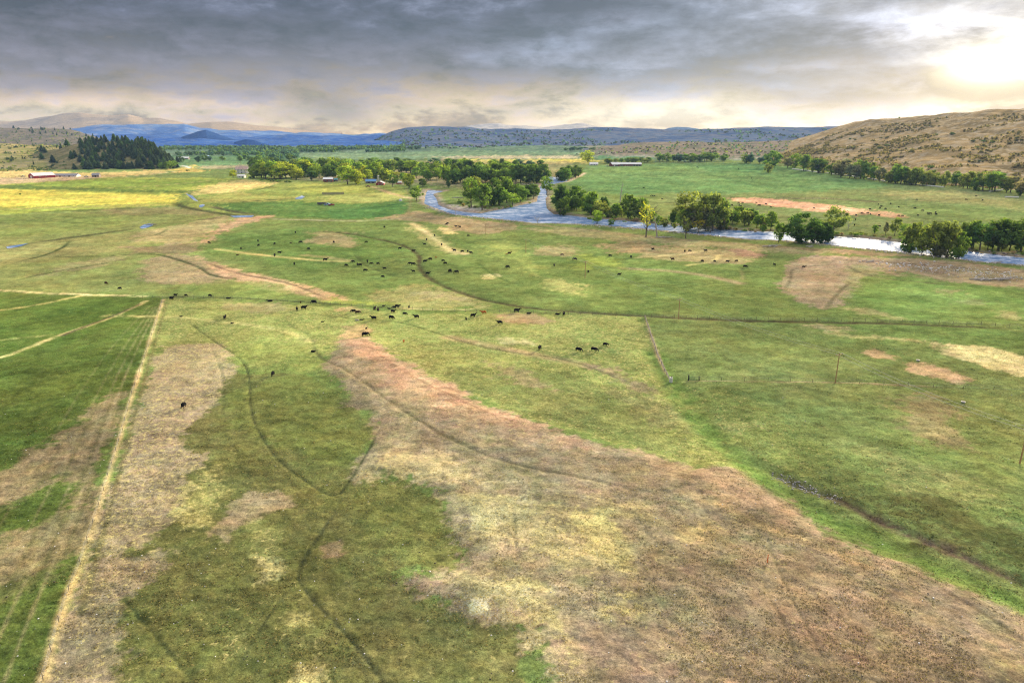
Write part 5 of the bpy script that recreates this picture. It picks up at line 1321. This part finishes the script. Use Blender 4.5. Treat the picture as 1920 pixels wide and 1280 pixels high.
def stock_trailer(px, py, yaw, label):
    x, y = G(px, py); o = empty('stock_trailer', (x, y, gz(x, y)), yaw); tag(o, label, 'trailer')
    bm = bmesh.new(); add_box(bm, 0, 0, .75, 8.0, 2.4, .2); bm_obj('deck', bm, M_wood, o)
    bm = bmesh.new(); add_box(bm, .0, 0, 1.5, 7.8, 2.3, 1.3); bmesh.ops.bevel(bm, geom=bm.edges[:], offset=.15, segments=2, affect='EDGES'); bm_obj('box', bm, M_dark, o)
    for k in range(3):
        bm = bmesh.new(); add_box(bm, 0, -1.17, 1.15+.35*k, 7.4, .05, .10); bm_obj('slat', bm, M_metal, o)
    bm = bmesh.new(); add_tube(bm, [(4.0,0,.75),(5.4,0,.65)], [.08,.06], 6); bm_obj('hitch', bm, M_metal, o)
    wheels(o, (-1.2, -2.3), 1.2, .42); return o
stock_trailer(603.5, 384, -.06, 'dark stock trailer parked in the deep green field')
pickup(614.5, 385.5, -.05, M_skyb, 'pale blue pickup parked in front of the dark stock trailer', 1.15)
pickup(621.5, 385.8, .3, M_red, 'red pickup at the right end of the parked vehicles in the green field')
pickup(43, 332, .2, M_grey, 'grey pickup left of the red barn')
pickup(162, 332.6, .1, M_metal, 'silver pickup right of the grey roofed sheds')
pickup(1138, 311.3, .0, M_white, 'white pickup left of the long red barn')
pickup(690, 351, .1, M_dred, 'dark red pickup in the ranch yard below the blue shed')
# slatted windbreak
def slat_fence(name, label, cat, p0, p1, h, mat, n, w=None, board=None, posts=True):
    a, b = np.array(G(*p0)), np.array(G(*p1)); L = np.hypot(*(b-a)); yaw = math.atan2(*(b-a)[::-1])
    o = empty(name, (a[0], a[1], gz(*a)), yaw); tag(o, label, cat)
    bm = bmesh.new(); add_box(bm, 0, 0, h/2, L/n*.72, .05, h); me = bpy.data.meshes.new('board'); bm.to_mesh(me); bm.free(); me.materials.append(mat)
    for i in range(n):
        q = link_obj('board', me, None, o); q.location = (L*(i+.5)/n, R.uniform(-.02, .02), R.uniform(-.05, .1))
    for z in (h*.25, h*.8):
        bm = bmesh.new(); add_box(bm, L/2, .07, z, L, .06, .14); bm_obj('rail', bm, mat, o)
    return o
slat_fence('windbreak_fence', 'grey slatted windbreak standing in the yellow green field', 'fence', (604,364.5), (645,364), 2.4, M_wood, 26)
def rail_fence(name, label, pts, h, mat, sp, rails=3, cat='fence', pr=.09, wire=False, wmat=None):
    W_ = [np.array(G(*p)) for p in pts]; o = empty(name, (W_[0][0], W_[0][1], gz(*W_[0]))); tag(o, label, cat); org = Vector(o.location)
    bm = bmesh.new(); add_tube(bm, [(0,0,-.3),(0,0,h*.5),(0,0,h)], [pr,pr,pr*.9], 6); me = bpy.data.meshes.new('post'); bm.to_mesh(me); bm.free(); me.materials.append(mat)
    tops = []
    for a, b in zip(W_, W_[1:]):
        L = np.hypot(*(b-a)); n = max(1, int(round(L/sp)))
        for i in range(n):
            p = a+(b-a)*i/n+rng.normal(size=2)*.05; tops.append((p[0], p[1], gz(*p)))
    tops.append((*W_[-1], gz(*W_[-1])))
    for p in tops:
        q = link_obj('post', me, None, o); q.location = Vector(p)-org; q.rotation_euler = (R.uniform(-.06,.06), R.uniform(-.06,.06), 0); q.scale = (1, 1, R.uniform(.85, 1.12))
    for k in range(rails):
        bm = bmesh.new(); z = h*(.30+.62*k/max(1, rails-1))
        r = .008 if wire else .06
        add_tube(bm, [Vector(p)-org+Vector((0, 0, z)) for p in tops], [r]*len(tops), 4); bm_obj('wire' if wire else 'rail', bm, wmat or mat, o)
    return o
rail_fence('pasture_fence', 'long wire fence with dark posts crossing the whole pasture', [(268,559),(420,560),(520,565),(600,570),(700,577),(830,585),(1000,587),(1200,593),(1440,599),(1600,603),(1760,607),(1920,613),(2050,618)], 1.25, M_post, 4.2, 3, wire=True, wmat=M_metal, pr=.06)
rail_fence('strip_fence', 'wire fence with thin posts along the straw strip at the left', [(66,1320),(82,1280),(110,1170),(151,1060),(186,950),(218,850),(248,740),(278,650),(306,562)], 1.15, M_post, 6.5, 3, wire=True, wmat=M_metal, pr=.05)
rail_fence('log_fence', 'weathered rail fence running down from the ditch to the gate corner', [(1209,594),(1224,640),(1243,685),(1256,712)], 1.0, M_wood, 3.2, 3, pr=.08)
rail_fence('corner_fence', 'low wire fence running right from the green gate', [(1309,711),(1440,714),(1566,717),(1750,725),(1920,732),(2050,738)], 1.1, M_post, 7.0, 2, wire=True, wmat=M_metal, pr=.05)
rail_fence('field_fence', 'dark post fence between the green field and the river flat', [(1442,371.5),(1510,373),(1590,375)], 1.6, M_post, 6, 2, wire=True, pr=.12)
rail_fence('corral_fence', 'brown rail corral in the yard before the red barn', [(0,335),(40,336),(70,337.5),(110,337),(140,335)], 1.6, M_brown, 5, 3, pr=.12)
rail_fence('corral_fence', 'brown rail corral left of the red barn', [(-30,333),(10,332.6),(55,332.6)], 1.8, M_brown, 5, 3, pr=.12)
rail_fence('ranch_fence', 'rail fence along the ranch yard below the blue shed', [(655,348),(690,350.5),(725,352.5)], 1.5, M_brown, 5, 2, pr=.1)
# gate
x0, y0 = G(1291, 711); gt = empty('field_gate', (x0, y0, gz(x0, y0)), .02); tag(gt, 'green metal gate beside a stout black post in the fence corner', 'gate')
for xx, r_, h_ in ((0, .16, 1.7), (3.05, .09, 1.35)):
    bm = bmesh.new(); add_tube(bm, [(xx,0,-.3),(xx,0,h_*.6),(xx,0,h_)], [r_,r_,r_*.95], 8); bm_obj('post', bm, M_dark if xx == 0 else M_post, gt)
for k in range(5):
    bm = bmesh.new(); add_tube(bm, [(.2,0,.25+.22*k),(2.9,0,.25+.22*k)], [.035,.035], 6); bm_obj('bar', bm, M_green, gt)
for xx in (.2, 1.55, 2.9):
    bm = bmesh.new(); add_tube(bm, [(xx,.04,.2),(xx,.04,1.18)], [.03,.03], 6); bm_obj('upright', bm, M_green, gt)
x0, y0 = G(1258, 712); cp = empty('corner_post', (x0, y0, gz(x0, y0))); tag(cp, 'stone filled corner post at the foot of the rail fence', 'post')
bm = bmesh.new(); add_tube(bm, [(0,0,-.2),(0,0,.6),(0,0,1.25)], [.5,.48,.42], 10); bm_obj('basket', bm, M_stone, cp)
bm = bmesh.new(); add_tube(bm, [(.1,0,0),(.1,0,1.7)], [.1,.09], 8); bm_obj('post', bm, M_post, cp)
# marker post
x0, y0 = G(1437, 1066); mp = empty('marker_post', (x0, y0, gz(x0, y0))); tag(mp, 'orange marker post standing alone on the dry ground at lower right', 'marker post')
bm = bmesh.new(); add_tube(bm, [(0,0,-.2),(0,0,.5),(0,0,1.35)], [.065,.065,.06], 10); bm_obj('tube', bm, M_orange, mp)
bm = bmesh.new(); add_tube(bm, [(0,0,1.35),(0,0,1.42)], [.07,.05], 10); bm_obj('cap', bm, M_orange, mp)
bm = bmesh.new(); add_tube(bm, [(0,0,.45),(0,0,.62)], [.068,.068], 10); bm_obj('band', bm, M_dred, mp)
bm = bmesh.new(); add_tube(bm, [(.08,0,-.2),(.1,.02,.9),(.16,.05,1.75)], [.02,.018,.01], 6); bm_obj('steel_stake', bm, M_post, mp)
# ------------------------------------------------------------------ power line
def pole(px, py, top, label):
    x, y = G(px, py); z = gz(x, y); s = m_per_px(py); h = min(11.5, max(7.5, (py-top)*s*1.02))
    o = empty('utility_pole', (x, y, z), 0); tag(o, label, 'utility pole', 'utility poles')
    bm = bmesh.new(); add_tube(bm, [(0,0,-.5),(0,0,h*.5),(0,0,h)], [.17,.145,.11], 8); bm_obj('shaft', bm, M_pole, o)
    return o, Vector((x, y, z+h))
PL = [(855,413,401,'farthest small utility pole at the river edge'),(911,441,427,'second farthest utility pole below the river'),(986,474,455,'thin utility pole on the meadow under the river fork'),(1097,521,490,'utility pole in the middle of the green meadow'),
      (1272,597,558,'utility pole standing beside the ditch and long fence'),(1566,717,660,'utility pole on the low fence right of the green gate'),(1912,868,798,'nearest utility pole at the right edge')]
PO = [pole(*q) for q in PL]
far_end = Vector((PO[-1][1].x*1.55, PO[-1][1].y*.62, PO[-1][1].z))
d0 = (PO[-1][1]-PO[-3][1]); side = Vector((d0.y, -d0.x, 0)).normalized(); rz_ = math.atan2(side.y, side.x)
for o, top in PO:
    arm = bmesh.new(); add_box(arm, 0, 0, top.z-o.location.z-.35, 2.4, .12, .14, rz_); a_ = bm_obj('crossarm', arm, M_pole, o)
    for k in (-1.05, 0, 1.05):
        bm = bmesh.new(); zz = top.z-o.location.z+(-.27 if k else .0)
        add_tube(bm, [(side.x*k, side.y*k, zz), (side.x*k, side.y*k, zz+.22)], [.07,.04], 6); bm_obj('insulator', bm, M_metal, o)
ends = [t_ for _, t_ in PO]+[PO[-1][1]+(PO[-1][1]-PO[-2][1])*.8]
for i, (a, b) in enumerate(zip(ends, ends[1:])):
    if i < 2: continue
    bm = bmesh.new(); r_ = .022
    for k in (-1.05, 1.05):
        pts = []
        for j in range(13):
            t_ = j/12; p = a.lerp(b, t_)+side*k; p.z += -.08-4*1.1*t_*(1-t_); pts.append(p)
        add_tube(bm, pts, [r_]*13, 4)
    nm = ['', '', 'pair of power wires between the two poles under the river fork', 'pair of power wires from the meadow pole to the ditch pole', 'pair of power wires from the ditch pole to the low fence pole', 'pair of power wires from the low fence pole to the nearest pole', 'pair of power wires leaving the nearest pole to the right'][i]
    tag(bm_obj('power_wire', bm, M_metal, None), nm, 'wire')
# ------------------------------------------------------------------ white irrigation pipes and lined ditch
def pipe(label, pts, r):
    W_ = [np.array(G(*p)) for p in pts]; n = 0; o = empty('irrigation_pipe', (W_[0][0], W_[0][1], gz(*W_[0]))); tag(o, label, 'pipe'); org = Vector(o.location)
    for a, b in zip(W_, W_[1:]):
        L = np.hypot(*(b-a)); k = max(1, int(L/14))
        for i in range(k):
            p, q = a+(b-a)*(i+.01)/k, a+(b-a)*(i+.985)/k
            bm = bmesh.new(); add_tube(bm, [Vector((p[0], p[1], gz(*p)+r*.8))-org, Vector((q[0], q[1], gz(*q)+r*.8))-org], [r, r], 7); bm_obj('segment', bm, M_conc, o)
pipe('long white irrigation pipe along the top edge of the green field', [(1485,317.5),(1540,324.5),(1595,331),(1630,336),(1660,341)], .75)
pipe('short white irrigation pipe at the foot of the scrub hill', [(1702,346),(1735,349),(1770,352)], .7)
pipe('pale pipe lying by the driftwood pile near the right edge', [(1856,360),(1880,357)], .7)
pipe('pale pipe nearest the right edge below the hill', [(1884,370),(1910,370)], .7)
# ------------------------------------------------------------------ driftwood, snags, tank
def log_pile(px, py, n, L, label, name='driftwood', cat='driftwood'):
    x, y = G(px, py); o = empty(name, (x, y, gz(x, y))); tag(o, label, cat)
    for i in range(n):
        a = R.uniform(-.7, .7); l = L*R.uniform(.5, 1); cx_, cy_ = R.uniform(-L*.4, L*.4), R.uniform(-1.5, 1.5)
        d = Vector((math.cos(a), math.sin(a), R.uniform(-.03, .15)))*l*.5; c_ = Vector((cx_, cy_, .3))
        bm = bmesh.new(); add_tube(bm, [c_-d, c_+Vector((0, .2, .15)), c_+d], [.28, .22, .10], 6)
        e = c_+d*.4; add_tube(bm, [e, e+Vector((.5, -.4, 1.0))], [.09, .03], 5); bm_obj('log', bm, M_deadwood, o)
log_pile(1243, 445, 4, 8, 'bleached fallen trunk lying below the long trunked tree')
log_pile(1451, 461, 6, 8, 'pile of bleached driftwood under the slim near bank tree')
log_pile(1520, 463, 3, 5, 'small bleached branches below the big dark cottonwood')
log_pile(1632, 491, 4, 6, 'pale branches lying on the brown river flat')
log_pile(1875, 524, 8, 13, 'long line of driftwood on the flat at the right edge')
log_pile(1838, 524, 4, 8, 'short driftwood heap left of the long driftwood line')
log_pile(1850, 358, 6, 9, 'grey brush pile at the foot of the scrub hill')
log_pile(1815, 484, 4, 4, 'root wad standing in the shallows right of the river clump')
log_pile(1867, 492, 4, 5, 'snagged branches on the near bank close to the right edge')
log_pile(860, 371, 7, 9, 'tangle of grey driftwood on the left end of the island')
log_pile(907, 403, 5, 6, 'brown snag of branches on the gravel tip of the island')
log_pile(285, 421, 3, 6, 'small brush heap beside the stream glint at left')
def snag(px, base, top, lean, label):
    x, y = G(px, base); s = m_per_px(base); h = (base-top)*s; o = empty('dead_snag', (x, y, gz(x, y))); tag(o, label, 'dead tree')
    bm = bmesh.new(); add_tube(bm, [(0,0,-.4),(lean*.3,0,h*.4),(lean,.2,h)], [.55,.42,.15], 7); bm_obj('trunk', bm, M_deadwood, o)
    for k in range(7):
        t_ = .35+.08*k; a = k*2.2; p = Vector((lean*t_, 0, h*t_)); bm = bmesh.new()
        add_tube(bm, [p, p+Vector((math.cos(a)*1.4, math.sin(a)*1.4, 1.2)), p+Vector((math.cos(a)*2.2, math.sin(a)*2.2, 2.8))], [.18,.12,.04], 5); bm_obj('branch', bm, M_deadwood, o)
snag(1162, 385, 344, 1.5, 'tall bare dead snag rising above the riverside trees')
snag(1232, 444, 405, -2.5, 'white leaning dead trunk on the near bank beside the long trunked tree')
x0, y0 = G(751, 377); tk = empty('water_tank', (x0, y0, gz(x0, y0))); tag(tk, 'white water tank at the corner of the deep green field', 'tank')
bm = bmesh.new(); add_tube(bm, [(0,0,0),(0,0,1.5),(0,0,1.9),(0,0,2.05)], [1.5,1.5,1.0,.3], 16); bm_obj('shell', bm, M_white, tk)
bm = bmesh.new(); add_tube(bm, [(0,-1.5,.3),(0,-2.2,.2)], [.12,.12], 8); bm_obj('outlet', bm, M_metal, tk)
for px, py, lb in ((1721,677,'pale round feed tub on the dry patch in the right pasture'),(1806,754,'small grey box on the grass under the wires')):
    x0, y0 = G(px, py); o = empty('feed_tub', (x0, y0, gz(x0, y0))); tag(o, lb, 'tub')
    bm = bmesh.new(); add_tube(bm, [(0,0,0),(0,0,.3),(0,0,.33)], [.4,.5,.5], 14); bm_obj('shell', bm, M_metal, o)
    bm = bmesh.new(); add_tube(bm, [(0,0,.32),(0,0,.35)], [.4,.4], 14); bm_obj('feed', bm, M_wood, o)

# ------------------------------------------------------------------ uncountable ground cover
def fields(n, dmax, dmin=62):
    """points spread evenly over the picture area of the near pasture"""
    px = rng.uniform(-120, 2040, n); py = dmin+(1320-dmin)*rng.random(n)
    cx, cy = (px-960)/FPX, (640-py)/FPX
    dyv = math.cos(PITCH)+cy*math.sin(PITCH); dzv = -math.sin(PITCH)+cy*math.cos(PITCH); t_ = CAM_H/-dzv
    return cx*t_, dyv*t_
def tufts(name, label, n, pymin, hmin, hmax, mode):
    x, y = fields(n, 0, pymin)
    C, S, z = grid_lookup(x, y); D = np.hypot(x, y)
    cl = fbm(x/1.6, y/1.6, 3, 510)*.5+fbm(x/9, y/9, 3, 511)*.5
    keep = (cl > .66-.34*S) if mode == 'straw' else (cl > .50)
    keep &= z > -.45
    x, y, C, S, z, D = x[keep], y[keep], C[keep], S[keep], z[keep], D[keep]; n = len(x)
    h = (hmin+(hmax-hmin)*rng.random(n)**2)*(1+D/500); w = h*(1.1+1.2*rng.random(n)); w = np.stack([w*(.6+.8*rng.random(n)) for _ in range(3)])
    a = rng.random(n)*6.28; V = []; 
    top = np.stack([x+rng.normal(size=n)*h*.3, y+rng.normal(size=n)*h*.3, z+h], 1)
    for k in range(3):
        b = a+k*2.094; V.append(np.stack([x+np.cos(b)*w[k], y+np.sin(b)*w[k], z-.02], 1))
    V = np.concatenate([np.stack(V, 1), top[:, None]], 1).reshape(-1, 3)
    i = np.arange(n)*4; F = np.concatenate([np.stack([i, i+1, i+3], 1), np.stack([i+1, i+2, i+3], 1), np.stack([i+2, i, i+3], 1)])
    if mode == 'straw':
        base_c = np.array(srgb(212,196,126))*ALB; cc = base_c[None]*(.6+.6*rng.random((n, 1)))*.55+C*.5
    else:
        cc = C*(.75+.6*rng.random((n, 1)))
    me = mesh_np(name, V, F); set_color(me, 'Shade', np.concatenate([np.repeat(cc, 4, 0), np.ones((4*n, 1))], 1)); me.materials.append(M_leaf)
    o = link_obj(name, me); o.color = (1, 1, 1, 1); tag(o, label, None, None, 'stuff')
tufts('straw_tufts', 'pale dead grass tufts flecking the pasture', 200000, 560, .02, .085, 'straw')
tufts('grass_tufts', 'short dark green grass tufts over the pasture', 90000, 640, .03, .09, 'grass')
def pebbles(name, label, pts, smin, smax, rgb, flat=.6):
    ico = bmesh.new(); bmesh.ops.create_icosphere(ico, subdivisions=1, radius=1.0); iv = np.array([v.co[:] for v in ico.verts]); iff = np.array([[v.index for v in f.verts] for f in ico.faces]); ico.free()
    x, y = pts; C, S, z = grid_lookup(x, y); n = len(x); s = smin+(smax-smin)*rng.random(n)**3
    V = np.stack([x, y, z+s*.2], 1)[:, None]+iv[None]*(s[:, None, None]*(np.array([1, 1, flat])*(.7+.6*rng.random((n, 1, 3))))*(.85+.3*rng.random((n, len(iv), 1))))
    F = (np.arange(n)[:, None, None]*len(iv)+iff[None]).reshape(-1, 3)
    me = mesh_np(name, V.reshape(-1, 3), F); cc = np.array(rgb)[None]*(.7+.6*rng.random((n, 1)))
    set_color(me, 'Shade', np.concatenate([np.repeat(cc, len(iv), 0), np.ones((n*len(iv), 1))], 1)); me.materials.append(M_peb)
    tag(link_obj(name, me), label, None, None, 'stuff')
M_peb, t = material('pebble'); at = t.new('ShaderNodeAttribute', attribute_name='Shade'); b = t.new('ShaderNodeBsdfPrincipled'); t.link(at.outputs['Color'], b.inputs['Base Color']); b.inputs['Roughness'].default_value = .85; finish(t, b.outputs[0])
pebbles('white_stones', 'small white stones scattered over the dry ground', fields(800, 0, 700), .04, .13, (.70,.68,.66))
pebbles('cow_dung', 'dark dung pats scattered over the pasture', fields(500, 0, 620), .06, .16, (.05,.04,.03), .3)
def along(pts, n, spread):
    W_ = rough_line(np.array([G(*p) for p in pts])); L = resample(np.c_[W_, np.zeros(len(W_))], n)[:, :2]; L = L+rng.normal(size=L.shape)*spread; return L[:, 0], L[:, 1]
gx, gy = along([(1455,886),(1500,908),(1545,925),(1570,932)], 260, .9)
pebbles('gully_stones', 'grey wet stones lying in the muddy gully', (gx, gy), .06, .25, (.30,.29,.29))
gx, gy = along([(800,388),(850,403),(960,414),(1080,420),(1200,429),(1330,441),(1480,452),(1615,466),(1775,483),(1920,497)], 1300, 3.0)
pebbles('bank_stones', 'pale cobbles along the near river bank', (gx, gy), .2, .7, (.50,.46,.44))
gx, gy = along([(1640,494),(1780,506),(1920,520)], 500, 7.0)
pebbles('flat_stones', 'white stones on the brown river flat', (gx, gy), .15, .6, (.66,.63,.60))
gx, gy = along([(970,347),(1000,345),(1012,349)], 120, 6.0)
pebbles('bar_stones', 'pale gravel of the upstream bar', (gx, gy), .3, .9, (.55,.52,.50))
gx, gy = along([(1040,404),(1110,411),(1220,419),(1342,430),(1450,436),(1560,443),(1665,452),(1815,470),(1920,482)], 900, 3.0)
pebbles('far_bank_stones', 'brown and grey cobbles along the far river bank', (gx, gy), .3, .9, (.30,.24,.22))
